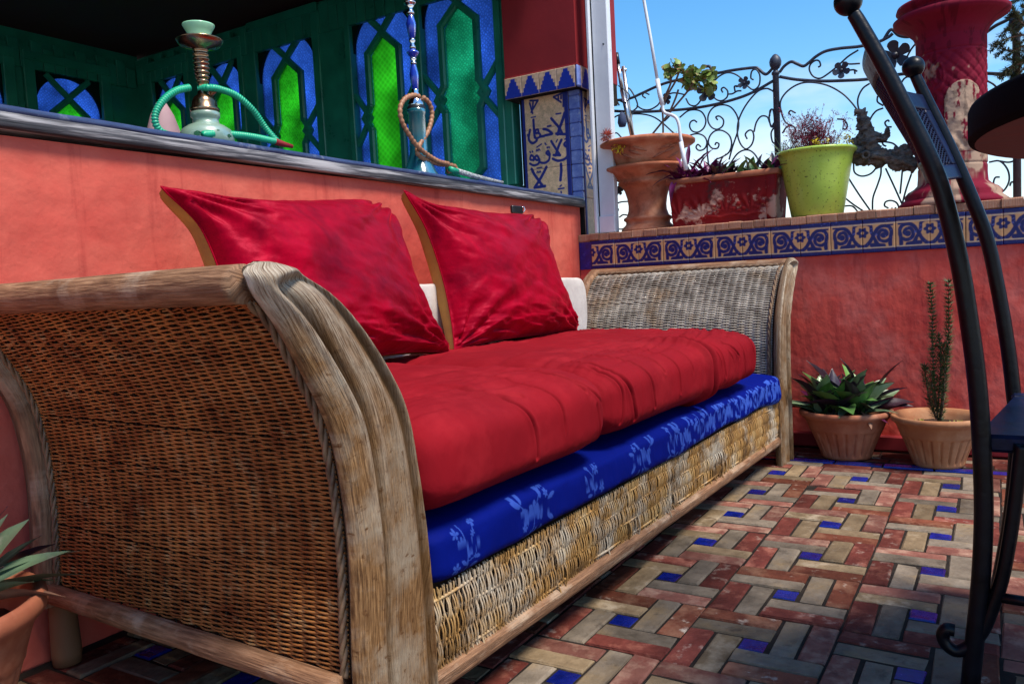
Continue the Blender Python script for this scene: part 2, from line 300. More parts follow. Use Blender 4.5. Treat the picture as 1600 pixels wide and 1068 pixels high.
M['twig_red'] = mat('dark_red_twig', (.20, .012, .045), (.08, .01, .025), rough=.6, scale=30)
M['pink_petal'] = mat('salmon_petal', (.62, .22, .17), (.42, .10, .08), rough=.6, scale=30)
M['yellow_petal'] = mat('yellow_petal', (.68, .55, .02), (.55, .38, .02), rough=.6, scale=30)
M['pink_lamp'] = mat('pale_pink_shade', (.40, .24, .25), rough=.7, scale=8)
M['ground_far'] = mat('pale_roof_ground', (.40, .33, .27), rough=.9, scale=1)

def velvet():
    m = bpy.data.materials.new('crimson_velvet'); m.use_nodes = True; t = m.node_tree; N = t.nodes; L = t.links.new; b = N['Principled BSDF']
    tc = N.new('ShaderNodeTexCoord'); n1 = N.new('ShaderNodeTexNoise'); n1.inputs['Scale'].default_value = 4.5; n1.inputs['Detail'].default_value = 7; n1.inputs['Roughness'].default_value = .6; n1.inputs['Distortion'].default_value = 1.1; L(tc.outputs['Object'], n1.inputs[0])
    lw = N.new('ShaderNodeLayerWeight'); lw.inputs[0].default_value = .45
    cr = N.new('ShaderNodeValToRGB'); e = cr.color_ramp.elements; e[0].position = .32; e[0].color = (.10, .0003, .006, 1); e[1].position = .72; e[1].color = (.42, .0008, .018, 1); q = e.new(.52); q.color = (.25, .0005, .010, 1)
    n4 = N.new('ShaderNodeTexNoise'); n4.inputs['Scale'].default_value = 34; n4.inputs['Detail'].default_value = 6; n4.inputs['Roughness'].default_value = .7; L(tc.outputs['Object'], n4.inputs[0]); m4 = N.new('ShaderNodeMix'); m4.inputs[0].default_value = .22; L(n1.outputs[0], m4.inputs[2]); L(n4.outputs[0], m4.inputs[3])
    L(m4.outputs[0], cr.inputs[0]); L(cr.outputs[0], b.inputs['Base Color'])
    b.inputs['Roughness'].default_value = .46; b.inputs['Specular IOR Level'].default_value = .32; b.inputs['Specular Tint'].default_value = (1, .04, .16, 1)
    b.inputs['Sheen Weight'].default_value = .8; b.inputs['Sheen Roughness'].default_value = .28; b.inputs['Sheen Tint'].default_value = (1, .03, .07, 1)
    n3 = N.new('ShaderNodeTexNoise'); n3.inputs['Scale'].default_value = 26; n3.inputs['Detail'].default_value = 6; L(tc.outputs['Object'], n3.inputs[0])
    bp = N.new('ShaderNodeBump'); bp.inputs['Strength'].default_value = .5; bp.inputs['Distance'].default_value = .006; L(n3.outputs[0], bp.inputs['Height']); L(bp.outputs[0], b.inputs['Normal'])
    return m
M['velvet'] = velvet()
def pane_mat(name, c, pat):
    m = bpy.data.materials.new(name); m.use_nodes = True; t = m.node_tree; N = t.nodes; L = t.links.new; N.clear()
    tc = N.new('ShaderNodeTexCoord'); v = N.new('ShaderNodeTexVoronoi'); v.inputs['Scale'].default_value = 75 if pat < 2 else 45; v.feature = 'DISTANCE_TO_EDGE' if pat == 0 else 'F1'; v.inputs['Randomness'].default_value = .0 if pat == 2 else .55
    mp = N.new('ShaderNodeMapping'); mp.inputs['Rotation'].default_value = (0, .75, 0); L(tc.outputs['Object'], mp.inputs[0]); L(mp.outputs[0], v.inputs[0])
    mr = N.new('ShaderNodeMapRange'); mr.inputs['From Max'].default_value = .35 if pat == 0 else .7; mr.inputs['To Min'].default_value = .62; mr.inputs['To Max'].default_value = 1.12; L(v.outputs['Distance'], mr.inputs[0])
    n = N.new('ShaderNodeTexNoise'); n.inputs['Scale'].default_value = 5; L(tc.outputs['Object'], n.inputs[0])
    m2 = N.new('ShaderNodeMapRange'); m2.inputs['From Min'].default_value = .3; m2.inputs['From Max'].default_value = .7; m2.inputs['To Min'].default_value = .55; m2.inputs['To Max'].default_value = 1.25; L(n.outputs[0], m2.inputs[0])
    mu = N.new('ShaderNodeMath'); mu.operation = 'MULTIPLY'; L(mr.outputs[0], mu.inputs[0]); L(m2.outputs[0], mu.inputs[1])
    vx = N.new('ShaderNodeVectorMath'); vx.operation = 'SCALE'; vx.inputs[0].default_value = c; L(mu.outputs[0], vx.inputs['Scale'])
    tr = N.new('ShaderNodeBsdfTranslucent'); rf = N.new('ShaderNodeBsdfTransparent'); gl = N.new('ShaderNodeBsdfGlossy'); gl.inputs['Roughness'].default_value = .15
    bp = N.new('ShaderNodeBump'); bp.inputs['Strength'].default_value = .5; bp.inputs['Distance'].default_value = .002; L(v.outputs['Distance'], bp.inputs['Height']); L(bp.outputs[0], gl.inputs['Normal'])
    L(vx.outputs[0], tr.inputs[0]); L(vx.outputs[0], rf.inputs[0])
    a = N.new('ShaderNodeMixShader'); a.inputs[0].default_value = .45; L(tr.outputs[0], a.inputs[1]); L(rf.outputs[0], a.inputs[2])
    b = N.new('ShaderNodeMixShader'); b.inputs[0].default_value = .04; L(a.outputs[0], b.inputs[1]); L(gl.outputs[0], b.inputs[2])
    o = N.new('ShaderNodeOutputMaterial'); L(b.outputs[0], o.inputs[0]); return m
M['pane_blue'] = pane_mat('blue_patterned_glass', (.26, .48, .98), 0)
M['pane_green'] = pane_mat('green_patterned_glass', (.20, .80, .12), 1)
M['pane_diamond'] = pane_mat('green_diamond_glass', (.22, .82, .12), 2)
M['pane_mint'] = pane_mat('mint_hammered_glass', (.16, .86, .50), 0)
# ================================================================ THE SETTING
WX, PY = -.90, .44
V, Fc = box(-60, -60, -3.2, 60, 60, -3.0); obj('ground', mesh(V, Fc, False), M['ground_far'], kind='structure')
floor = boxo('floor', WX-.1, -5.2, -.16, 3.2, PY+.02, -.0045, M['mortar'], kind='structure')
# --- pinwheel brick floor: every cell = one glazed square, four grey bricks, four red bricks
U = .05
def brick_mesh(l, w, k, h=.03):
    J = .0018; b = .0034; r = random.Random(k)
    x, y = l/2-J, w/2-J
    def ring(ix, z, jz=0): return [(sx*(x-ix)+r.uniform(-.0015, .0012), sy*(y-ix)+r.uniform(-.0015, .0012), z+r.uniform(-jz, jz)) for sx, sy in ((-1, -1), (1, -1), (1, 1), (-1, 1))]
    Vv = ring(0, -h)+ring(0, -b)+ring(b*.8, 0, .0006)+[(r.uniform(-.01, .01), 0, -.0004)]
    Ff = [(3, 2, 1, 0)]+[(i, (i+1) % 4, 4+(i+1) % 4, 4+i) for i in range(4)]+[(4+i, 4+(i+1) % 4, 8+(i+1) % 4, 8+i) for i in range(4)]+[(8+i, 8+(i+1) % 4, 12) for i in range(4)]
    return Vv, Ff
BM = {}
M['pink_brick'] = mat('dusty_pink_brick', (.235, .095, .068), (.12, .042, .032), rough=.65, scale=20, rnd=.3, bump=.9, bscale=55, bdist=.0045, patch=(.34, .20, .14), pscale=15, pamt=(.48, .66), patch2=(.16, .04, .03), p2scale=26, p2amt=(.60, .72), spec=.12)
M['brown_brick'] = mat('brown_red_brick', (.17, .052, .028), (.08, .022, .013), rough=.6, scale=20, rnd=.35, bump=.9, bscale=55, bdist=.0045, patch=(.25, .12, .07), pscale=13, pamt=(.5, .7), patch2=(.44, .35, .27), p2scale=30, p2amt=(.60, .72), spec=.12)
M['tan_brick'] = mat('tan_clay_brick', (.25, .175, .10), (.12, .082, .047), rough=.6, scale=18, rnd=.28, bump=.9, bscale=55, bdist=.0045, patch=(.36, .28, .19), pscale=15, pamt=(.54, .70), patch2=(.10, .06, .035), p2scale=24, p2amt=(.60, .74), spec=.12)
VAR = {'red_brick': ['red_brick', 'red_brick', 'pink_brick', 'brown_brick', 'red_brick', 'brown_brick', 'pink_brick'], 'grey_brick': ['grey_brick', 'grey_brick', 'tan_brick', 'grey_brick', 'tan_brick', 'grey_brick', 'tan_brick']}
for k in range(7):
    for nm_ in ('red_brick', 'grey_brick'):
        Vv, Ff = brick_mesh(3*U, U, k+(7 if nm_[0] == 'g' else 0)); me = mesh(Vv, Ff, False); me.materials.append(M[VAR[nm_][k]]); BM[(nm_, k)] = me
    Vv, Ff = brick_mesh(U, U, k+20); me = mesh(Vv, Ff, False); me.materials.append(M['blue_glaze']); BM[('blue_tile', k)] = me
CELL = [('red_brick', 0, 0, 1), ('grey_brick', 0, 1, 1), ('grey_brick', 3, 0, 0), ('red_brick', 4, 0, 0), ('blue_tile', 2, 2, 1),
        ('grey_brick', 2, 3, 1), ('red_brick', 2, 4, 1), ('red_brick', 0, 2, 0), ('grey_brick', 1, 2, 0)]   # name, a, b, lies along x
vis = {(i, j) for i in range(-1, 5) for j in range(0, 9)} | {(i, j) for i in range(-4, -1) for j in range(6, 9)}
rest = {'red_brick': MB(), 'grey_brick': MB(), 'blue_tile': MB()}
def lay(nm_, cx, cy, ang, single):
    k = random.randrange(7); z = random.uniform(-.0034, .0008)
    if nm_ == 'grey_brick' and cx < .12 and random.random() < .2: k = random.choice((2, 4, 6))
    if nm_ == 'grey_brick' and cx > .3 and random.random() < .5: k = random.choice((0, 1, 3))
    if nm_ == 'red_brick' and cy > -.55 and random.random() < .5: k = random.choice((2, 3, 6))
    a = ang+random.gauss(0, .012); cx += random.gauss(0, .0007); cy += random.gauss(0, .0007)
    if single:
        o = bpy.data.objects.new(nm_, BM[(nm_, k)]); COL.objects.link(o); o.parent = floor; o.location = (cx, cy, z); o.rotation_euler = (random.gauss(0, .010), random.gauss(0, .008), a)
    else:
        L_ = U if nm_ == 'blue_tile' else 3*U; Vv, Ff = brick_mesh(L_, U, k); Vv = np.array(Vv); c, s = math.cos(a), math.sin(a)
        rest[nm_].add(np.c_[Vv[:, 0]*c-Vv[:, 1]*s+cx, Vv[:, 0]*s+Vv[:, 1]*c+cy, Vv[:, 2]+z], Ff)
for i in range(-4, 13):
    for j in range(0, 18):
        sg = (i, j) in vis
        for nm_, a, b, ax in CELL:
            w, h = (1, 1) if nm_ == 'blue_tile' else ((3, 1) if ax else (1, 3))
            cx = i*.25+(a+w/2-2.5)*U; cy = -j*.25-(b+h/2-2.5)*U
            if cx < WX+.02: continue
            lay(nm_, cx, cy, 0 if ax or nm_ == 'blue_tile' else PI/2, sg)
# run of bricks, blue border and back row along the parapet foot
for k in range(24):
    x = -.86+.15*k
    lay('red_brick' if k % 3 else 'grey_brick', x, .15, 0, False)
    lay('red_brick', x+.04, .232+.05, 0, False); lay('grey_brick' if k % 2 else 'red_brick', x+.01, .332, 0, False); lay('red_brick', x, .382, 0, False)
bt_V, bt_F = brick_mesh(.15, .045, 3); bt_me = mesh(bt_V, bt_F, False); bt_me.materials.append(M['blue_glaze'])
for k in range(13):
    o = bpy.data.objects.new('border_tile', bt_me); COL.objects.link(o); o.parent = floor; o.location = (-.83+.15*k, .2, random.uniform(0, .0015)); o.rotation_euler = (0, 0, random.gauss(0, .008))
for nm_, mb in rest.items(): mb.build({'red_brick': 'red_brick_infill', 'grey_brick': 'grey_brick_infill', 'blue_tile': 'blue_tile_infill'}[nm_], M[nm_ if nm_ != 'blue_tile' else 'blue_glaze'], floor, False, 'stuff')

# --- left wall with its ledge
lw = thing('plaster_wall', 'orange-red plaster wall behind the sofa, under the weathered window ledge', 'wall', (WX, 0, 0))
def plaster_sheet(x0, x1, z0, z1, amp, n, m, seed):
    a = np.linspace(x0, x1, n); b = np.linspace(z0, z1, m); A, B = np.meshgrid(a, b, indexing='ij')
    return A, B, amp*(fbm(A*7+seed, B*7)-.5)+amp*.25*(fbm(A*40+seed, B*40)-.5)
A, B, D = plaster_sheet(-5.2, PY+.02, -.0, .972, .007, 420, 80, 3)
V = np.stack([D, A, B], -1).reshape(-1, 3); obj('wall_face', mesh(V, gridF(420, 80)), M['plaster'], lw)
boxo('wall_core', -.24, -5.2, -.1, -.004, PY+.02, .966, M['plaster'], lw)
lg = thing('window_ledge', 'long weathered grey wooden ledge with a sky reflection painted blue along its top edge, running above the sofa', 'ledge', (0, 0, 0))
def ledgebar(name, z0, z1, x0, x1, mt, tilt):
    n = 240; Y = np.linspace(-5.2, PY+.03, n); prof = [(x0, z0), (x1-.003, z0), (x1, z0+.003), (x1, z1-.003), (x1-.003, z1), (x0, z1)]
    V = []; 
    for y in Y:
        t = tilt*(PY-y)
        for px, pz in prof:
            j = .0022*(fbm(np.array(y*9.), np.array(pz*70.))-.5)*2
            V.append((px+float(j)*(px > x0), y, pz+t+float(j)*.5))
    return obj(name, fixn(mesh(np.array(V), gridF(n, 6, cv=True), False)), mt, lg)
ledgebar('lower_board', .966, .995, WX-.26, WX+.022, M['ledge'], .0065)
ledgebar('upper_board', .9955, 1.009, WX-.26, WX+.017, M['ledge_blue'], .0065)

# --- far parapet
fw = thing('parapet_wall', 'deep red plaster parapet wall with a blue tile band, behind the two floor pots', 'wall', (0, PY, 0))
A, B, D = plaster_sheet(WX, 3.2, 0, .702, .006, 300, 70, 11)
V = np.stack([A, -D, B], -1).reshape(-1, 3); obj('wall_face', mesh(V, gridF(300, 70)), M['plaster_far'], fw)
boxo('wall_core', WX, .004, -.1, 3.2, .40, .70, M['plaster_far'], fw)
boxo('tile_backing', WX, .0035, .70, 3.2, .40, .816, M['mortar'], fw)
V, Fc = box(WX-.05, -.022, 0, 3.2, .0, .055, .006); obj('wall_foot', fixn(mesh(V, Fc, False)), M['maroon'], fw)
BLUE = np.array([.005, .008, .10]); CREAM = np.array([.56, .29, .13]); LINE = np.array([.50, .36, .26])
def painted(w, h, n, m, fn, mt, thick=.008, axis='y'):
    """tile lying in local x-z plane, painted by fn(x, z) -> rgb; front faces -y"""
    X, Z = np.meshgrid(np.linspace(0, w, n), np.linspace(0, h, m), indexing='ij')
    e = np.minimum(np.minimum(X, w-X), np.minimum(Z, h-Z)); Yd = -thick+.0015*(1-sst(0, .002, e))
    V = np.stack([X, Yd, Z], -1).reshape(-1, 3); c = fn(X, Z).reshape(-1, 3)
    k = len(V); back = np.array([(0, 0, 0), (w, 0, 0), (w, 0, h), (0, 0, h)]); corner = [0, (n-1)*m, n*m-1, m-1]
    Fq = np.vstack([gridF(n, m), [[corner[1], corner[0], k, k+1], [corner[2], corner[1], k+1, k+2], [corner[3], corner[2], k+2, k+3], [corner[0], corner[3], k+3, k]]])
    me = mesh(np.vstack([V, back]), Fq, False, col=np.vstack([c, np.tile(c.mean(0), (4, 1))])); me.materials.append(mt); return me
TW, TH = .1055, .116
def band(X, Z, mir=False):
    s = X/TW; s = 1-s if mir else s; t = Z/TH; asp = TH/TW; x = s; y = t*asp   # units of tile width
    aa = .016
    def stroke(P, w, sm=True): 
        P = smoothp(np.array([(a, b*asp, 0) for a, b in P]), 6)[:, :2] if sm and len(P) > 2 else np.array([(a, b*asp) for a, b in P]); return w-sdpoly(x, y, P)
    g = np.full(X.shape, -1.)
    g = np.maximum(g, stroke([(.16, .20), (.15, .42), (.12, .60), (.20, .74), (.38, .78), (.54, .70), (.66, .52), (.78, .32), (.90, .21), (1.02, .185)], .062))   # sweeping diagonal from leaf over to flower foot
    g = np.maximum(g, stroke([(.17, .24), (.16, .38), (.30, .32), (.46, .36), (.52, .50), (.44, .64), (.31, .63), (.26, .53), (.34, .47)], .060))       # spiral
    g = np.maximum(g, .10-np.hypot(x-.36, y-.50*asp))
    g = np.maximum(g, stroke([(.54, .26), (.64, .42), (.72, .60), (.74, .78)], .055))
    g = np.maximum(g, stroke([(.36, .19), (.55, .22), (.72, .22)], .07)); g = np.maximum(g, stroke([(.55, .22), (.60, .33)], .06))
    fx, fy = x-1.0, y-.60*asp; th = np.arctan2(fy, fx); rr = np.hypot(fx, fy)
    fr_ = .165+.026*np.cos(6*th)-rr; g = np.where(rr < .205, np.minimum(g, -.03), g); g = np.maximum(g, np.minimum(fr_, rr-.045)*.9)
    g = np.where(x < .07, np.minimum(g, -.5*(.07-x)-.01), g)
    stem = np.minimum(.035+.03*np.sin(np.clip((t-.2)/.55, 0, 1)*PI)-x, 1.)
    g = np.where(stem > -.0, -.05, g)
    stripe = np.maximum((t-.875), (.125-t))*asp
    g = np.maximum(g, stroke([(.78, .80), (.86, .84), (1.0, .84)], .035)); g = np.maximum(g, stroke([(.22, .80), (.10, .80)], .04))
    g2 = np.maximum(np.where((t > .83) | (t < .165), -.05, g), stripe)
    wob = .02*(fbm(x*9+(5 if mir else 0), y*9)-.5); k = sst(-aa, aa, g2+wob)[..., None]
    chip = (fbm(x*14+3, y*14+9) > .70)[..., None]
    c = CREAM*(.85+.3*fbm(x*6, y*6))[..., None]*(1-k)+BLUE*k
    ln = ((np.abs(t-.852) < .012) | (np.abs(t-.148) < .012))[..., None]
    c = np.where(ln, LINE, c); return np.where(chip & (k > .5), BLUE*2.2+.05, c)
tA = painted(TW-.0012, TH, 60, 66, lambda X, Z: band(X, Z), M['tile']); tB = painted(TW-.0012, TH, 60, 66, lambda X, Z: band(X, Z, True), M['tile'])
x0 = -.735-.1055*1
n_ = 0
boxo('end_tile', WX+.002, -.0045, .701, x0+TW*0-.001, -.001+.004, .816, M['blue_glaze'], fw)
for k in range(38):
    o = bpy.data.objects.new('band_tile', (tB if k % 2 == 0 else tA)); COL.objects.link(o); o.parent = fw
    o.location = (x0+k*TW, random.uniform(-.0006, .0006), .701+random.uniform(-.0005, .0005)); o.rotation_euler = (0, random.gauss(0, .002), 0)
cm = []
for k in range(4):
    V, Fc = box(0, 0, 0, 1, .15, .030, .0035); V = np.array(V); V[:, 0] *= 1; V += rng.normal(0, .0008, V.shape); me = fixn(mesh(V, Fc, False)); me.materials.append(M['coping']); cm.append(me)
x = WX; 
while x < 1.55:
    w = random.uniform(.040, .058) if x < .1 else random.uniform(.052, .072)
    o = bpy.data.objects.new('coping_brick', random.choice(cm)); COL.objects.link(o); o.parent = fw
    o.location = (x, -.008+random.uniform(-.003, .003), .8185+random.uniform(-.001, .0015)); o.scale = (w-.0025, 1, 1); x += w
boxo('coping_bed', WX, .006, .8165, 3.2, .40, .843, M['coping'], fw)

# --- tiled column with its maroon box
colm = thing('tiled_column', 'corner column clad in tan and blue tiles lettered in Arabic, under a maroon box', 'column', (0, 0, 0))
CX1, CY0 = WX+.004, PY+.045     # outer corner
boxo('column_core', -1.185, CY0, .80, CX1, CY0+.32, 1.53, M['mortar'], colm)
def txt_panel(X, Z, x0, z0, strokes, w, h):
    g = np.full(X.shape, -1.)
    for P, wd in strokes:
        g = np.maximum(g, wd*1.25-sdpoly(X, Z, [(a-x0, b-z0) for a, b in P]))
    wob = .0012*(fbm(X*150, Z*150)-.5); k = sst(-.0009, .0009, g+wob)[..., None]
    spk = (vnoise(X*420, Z*420)*.4+fbm(X*60, Z*60)*.6)[..., None]
    base = np.array([.80, .52, .30])*(.45+.95*spk); return base, k
def zp(px, py): q = at(780+px/4.45, 80+py/4.45, 1, CY0-.008); return (q[0], q[2])
ST = []
def st(pts, w, curve=True):
    P = [zp(*p) for p in pts]
    if curve and len(P) > 2: P = [tuple(q[:2]) for q in smoothp(np.array([(a, b, 0) for a, b in P]), 5)]
    ST.append((P, w))
# line 1
st([(455, 430), (440, 480), (418, 540), (408, 578)], .0058); st([(362, 468), (385, 495), (415, 530), (440, 575)], .0050); st([(396, 574), (462, 578)], .0050); st([(396, 437), (428, 432)], .0030)
st([(336, 523), (359, 518)], .0034); st([(308, 542), (335, 548), (368, 574), (335, 582), (300, 592), (282, 594)], .0048); st([(275, 566), (268, 545), (252, 552), (256, 570), (275, 570), (288, 590), (262, 606), (246, 600)], .0042)
st([(238, 478), (241, 530), (246, 590), (262, 618), (232, 640), (206, 612), (214, 548)], .0048); st([(222, 462), (252, 456)], .0026); st([(196, 582), (204, 600)], .003)
# line 2
st([(478, 650), (466, 632), (452, 648), (468, 664), (482, 655), (486, 700), (462, 745), (412, 762), (372, 748)], .0048); st([(432, 618), (412, 665), (392, 725)], .0050); st([(362, 626), (382, 660), (424, 724)], .0046); st([(378, 722), (424, 724)], .0044); st([(396, 632), (404, 616)], .0028); st([(456, 612), (474, 608)], .0026)
st([(350, 712), (340, 694), (328, 708), (342, 722), (352, 716), (346, 756), (318, 776), (284, 772), (276, 748), (262, 726), (248, 742), (262, 758), (280, 752), (272, 782), (240, 794), (214, 782)], .0044)
st([(240, 758), (216, 752), (222, 724), (240, 738), (236, 758)], .0042); st([(214, 700), (217, 704)], .0034); st([(230, 697), (233, 701)], .0034); st([(334, 668), (336, 672)], .0034); st([(346, 666), (348, 670)], .0034)
st([(262, 668), (294, 646)], .0026); st([(258, 696), (262, 684), (270, 694), (276, 680), (284, 690)], .0024); st([(326, 650), (318, 640)], .003)
# line 3
st([(430, 785), (432, 830), (426, 896)], .0056, False); st([(412, 958), (450, 952)], .0032); st([(424, 940), (432, 932)], .003); st([(430, 975), (432, 985)], .003)
st([(226, 820), (244, 855), (272, 895), (302, 938)], .0056); st([(328, 806), (300, 862), (262, 925), (246, 948)], .0054); st([(246, 948), (318, 938)], .0054); st([(262, 814), (296, 808)], .0026); st([(262, 848), (268, 836), (276, 846), (284, 834), (290, 842)], .0024)
# corner ornaments
for a, b in (((214, 345), (268, 342)), ((212, 362), (232, 432)), ((268, 345), (222, 425)), ((236, 352), (232, 400)), ((378, 318), (444, 290)), ((444, 290), (446, 384)), ((378, 320), (430, 355)), ((410, 308), (412, 345)), ((430, 300), (430, 330))): st([a, b], .0036, False)
pL = at(826, 300, 1, CY0)[0]-.0; pR = at(887, 300, 1, CY0)[0]
px0, px1 = -1.172, -.942
pz0, pz1 = .98, 1.50
PW, PH = px1-px0, (pz1-pz0)/3
for k in range(3):
    z0_ = pz0+k*PH
    def f(X, Z, z0_=z0_):
        base, kk = txt_panel(X, Z, px0, z0_, ST, 0, 0)
        ed = sst(.0, .0008, .016-X)[..., None]; ed2 = sst(.0, .0008, X-(PW-.020))[..., None]
        kk = np.maximum(kk, np.maximum(ed, ed2)); c = base*(1-kk)+np.array([.012, .022, .20])*kk
        return c
    me = painted(PW, PH-.001, 130, 104, f, M['tile']); o = obj('lettered_tile', me, None, colm, loc=(px0, CY0, z0_))
for k in range(9):     # light blue corner strip pieces
    boxo('corner_tile', px1+.002, CY0-.009, pz0+k*.0578, CX1+.006, CY0+.010, pz0+k*.0578+.0568, mat_lb if 'mat_lb' in globals() else (globals().__setitem__('mat_lb', mat('pale_blue_glaze', (.22, .29, .58), (.09, .13, .42), rough=.25, scale=30, patch=(.3, .34, .5), pscale=30, pamt=(.6, .7))) or mat_lb), colm, .004)
# side face (faces +x)
ST2 = []
for P, w in ST:
    ST2.append(([(a*1.0, b) for a, b in P], w))
for k in range(4):
    z0_ = .845+k*.165
    def f2(X, Z, z0_=z0_):
        base, kk = txt_panel(X, Z, px0+.02, z0_+.02, ST2, 0, 0); ed = sst(0, .0008, .014-X)[..., None]; kk = np.maximum(kk, ed)
        return base*.9*(1-kk)+np.array([.012, .022, .20])*kk
    me = painted(.21, .164, 84, 70, f2, M['tile']); o = obj('side_tile', me, None, colm, loc=(CX1, CY0+.012, z0_), rot=(0, 0, PI/2))
# merlon band, two faces
def merlon(X, Z):
    w, h = .086, .088; x = np.abs(X/w-.5)*2; t = Z/h
    edge = .98-.10*np.floor(np.clip(t, 0, .999)*5.2)*1.55-.12*t
    k = ((x < np.clip(edge, 0, 1)) & (t < .93) & (t > .0))[..., None]*1.
    k = np.maximum(k, (x < .09)[..., None]*(t < .93)[..., None]*1.)
    base = np.array([.56, .38, .26])*(.6+.8*fbm(X*70, Z*70))[..., None]
    return base*(1-k)+np.array([.010, .030, .30])*k
mm = painted(.085, .088, 46, 46, merlon, M['tile'])
BX0, BX1, BY0 = -1.222, -.868, PY-.02
for k in range(4): obj('merlon_tile', mm, None, colm, loc=(BX0+.002+k*.0862, BY0+.008, 1.462+.0))
boxo('corner_tile', BX0+.348, BY0-.0006, 1.462, BX1+.008, BY0+.03, 1.55, mat_lb, colm, .005)
for k in range(4): obj('merlon_tile', mm, None, colm, loc=(BX1, BY0+.032+k*.0862, 1.462), rot=(0, 0, PI/2))
boxo('band_core', BX0, BY0+.009, 1.462, BX1-.001, BY0+.40, 1.549, M['mortar'], colm)
V = np.array(box(BX0, BY0+.012, 1.55, BX1-.004, BY0+.40, 2.5)[0]); obj('maroon_box', fixn(mesh(V, box(0, 0, 0, 1, 1, 1)[1], False)), M['maroon'], colm)
V, Fc = box(BX0-.002, BY0+.004, 1.549, BX1+.004, BY0+.40, 1.556, .002); obj('paint_lip', fixn(mesh(V, Fc, False)), M['maroon'], colm)

# --- room behind the ledge: green lattice windows
WY, LX = .50, -3.91
rm = thing('garden_room', 'dim room behind the ledge with dark green panelling and dark red ceiling', 'room', (0, 0, 0))
boxo('ceiling', LX-.1, -5.2, 2.172, WX-.12, WY+.3, 2.30, M['dark_red'], rm)
boxo('room_floor', LX-.1, -5.2, .30, WX-.27, WY+.1, .36, M['dark_red'], rm)
boxo('wall_head', LX-.06, WY+.031, 2.094, BX0, WY+.07, 2.171, M['green_wood'], rm)
boxo('side_wall_head', LX-.06, -5.2, 2.02, LX, WY-.001, 2.171, M['green_wood'], rm)
boxo('sill_panel', LX, WY, .36, BX0, WY+.06, 1.10, M['green_wood'], rm)
boxo('side_sill_panel', LX-.06, -5.2, .36, LX, WY-.001, 1.02, M['green_wood'], rm)
boxo('front_lintel', WX-.24, -5.2, 1.98, WX-.12, PY-.03, 2.171, M['maroon'], rm)
def frieze(ax):
    n = 42 if ax == 0 else 50
    for k in range(n):
        w = .062
        if ax == 0: 
            x = LX+.02+k*w
            if x > BX0-.03: break
            V, Fc = box(x, WY-.028, 1.985, x+w-.003, WY-.002, 2.105+(.032 if k % 2 else 0)+random.uniform(-.004, .004), .003)
        else:
            y = WY-.035-(k+1)*w; V, Fc = box(LX+.002, y, 1.965, LX+.028, y+w-.003, 2.085+(.032 if k % 2 else 0)+random.uniform(-.004, .004), .003)
        obj('frieze_board', fixn(mesh(V, Fc, False)), M['green_wood'], rm)
frieze(0); frieze(1)
def bar2(mb, P, w, d, y0):
    """flat mitred wooden strip along P (x,z) in the window plane"""
    P = np.array(P, float); n = len(P); cl = np.allclose(P[0], P[-1])
    for (a, b) in zip(P[:-1], P[1:]):
        t = (b-a)/np.linalg.norm(b-a); q = np.array([-t[1], t[0]]); a2 = a-t*w*.28; b2 = b+t*w*.28
        c = [a2+q*w/2, a2-q*w/2, b2-q*w/2, b2+q*w/2]; ci = [a2+q*w*.32, a2-q*w*.32, b2-q*w*.32, b2+q*w*.32]
        j = random.uniform(0, .0015)
        V = [(p[0], y0, p[1]) for p in c]+[(p[0], y0-d*.6, p[1]) for p in c]+[(p[0], y0-d-j, p[1]) for p in ci]
        mb.add(V, [(3, 2, 1, 0)]+[(i, (i+1) % 4, 4+(i+1) % 4, 4+i) for i in range(4)]+[(4+i, 4+(i+1) % 4, 8+(i+1) % 4, 8+i) for i in range(4)]+[(8, 9, 10, 11)])
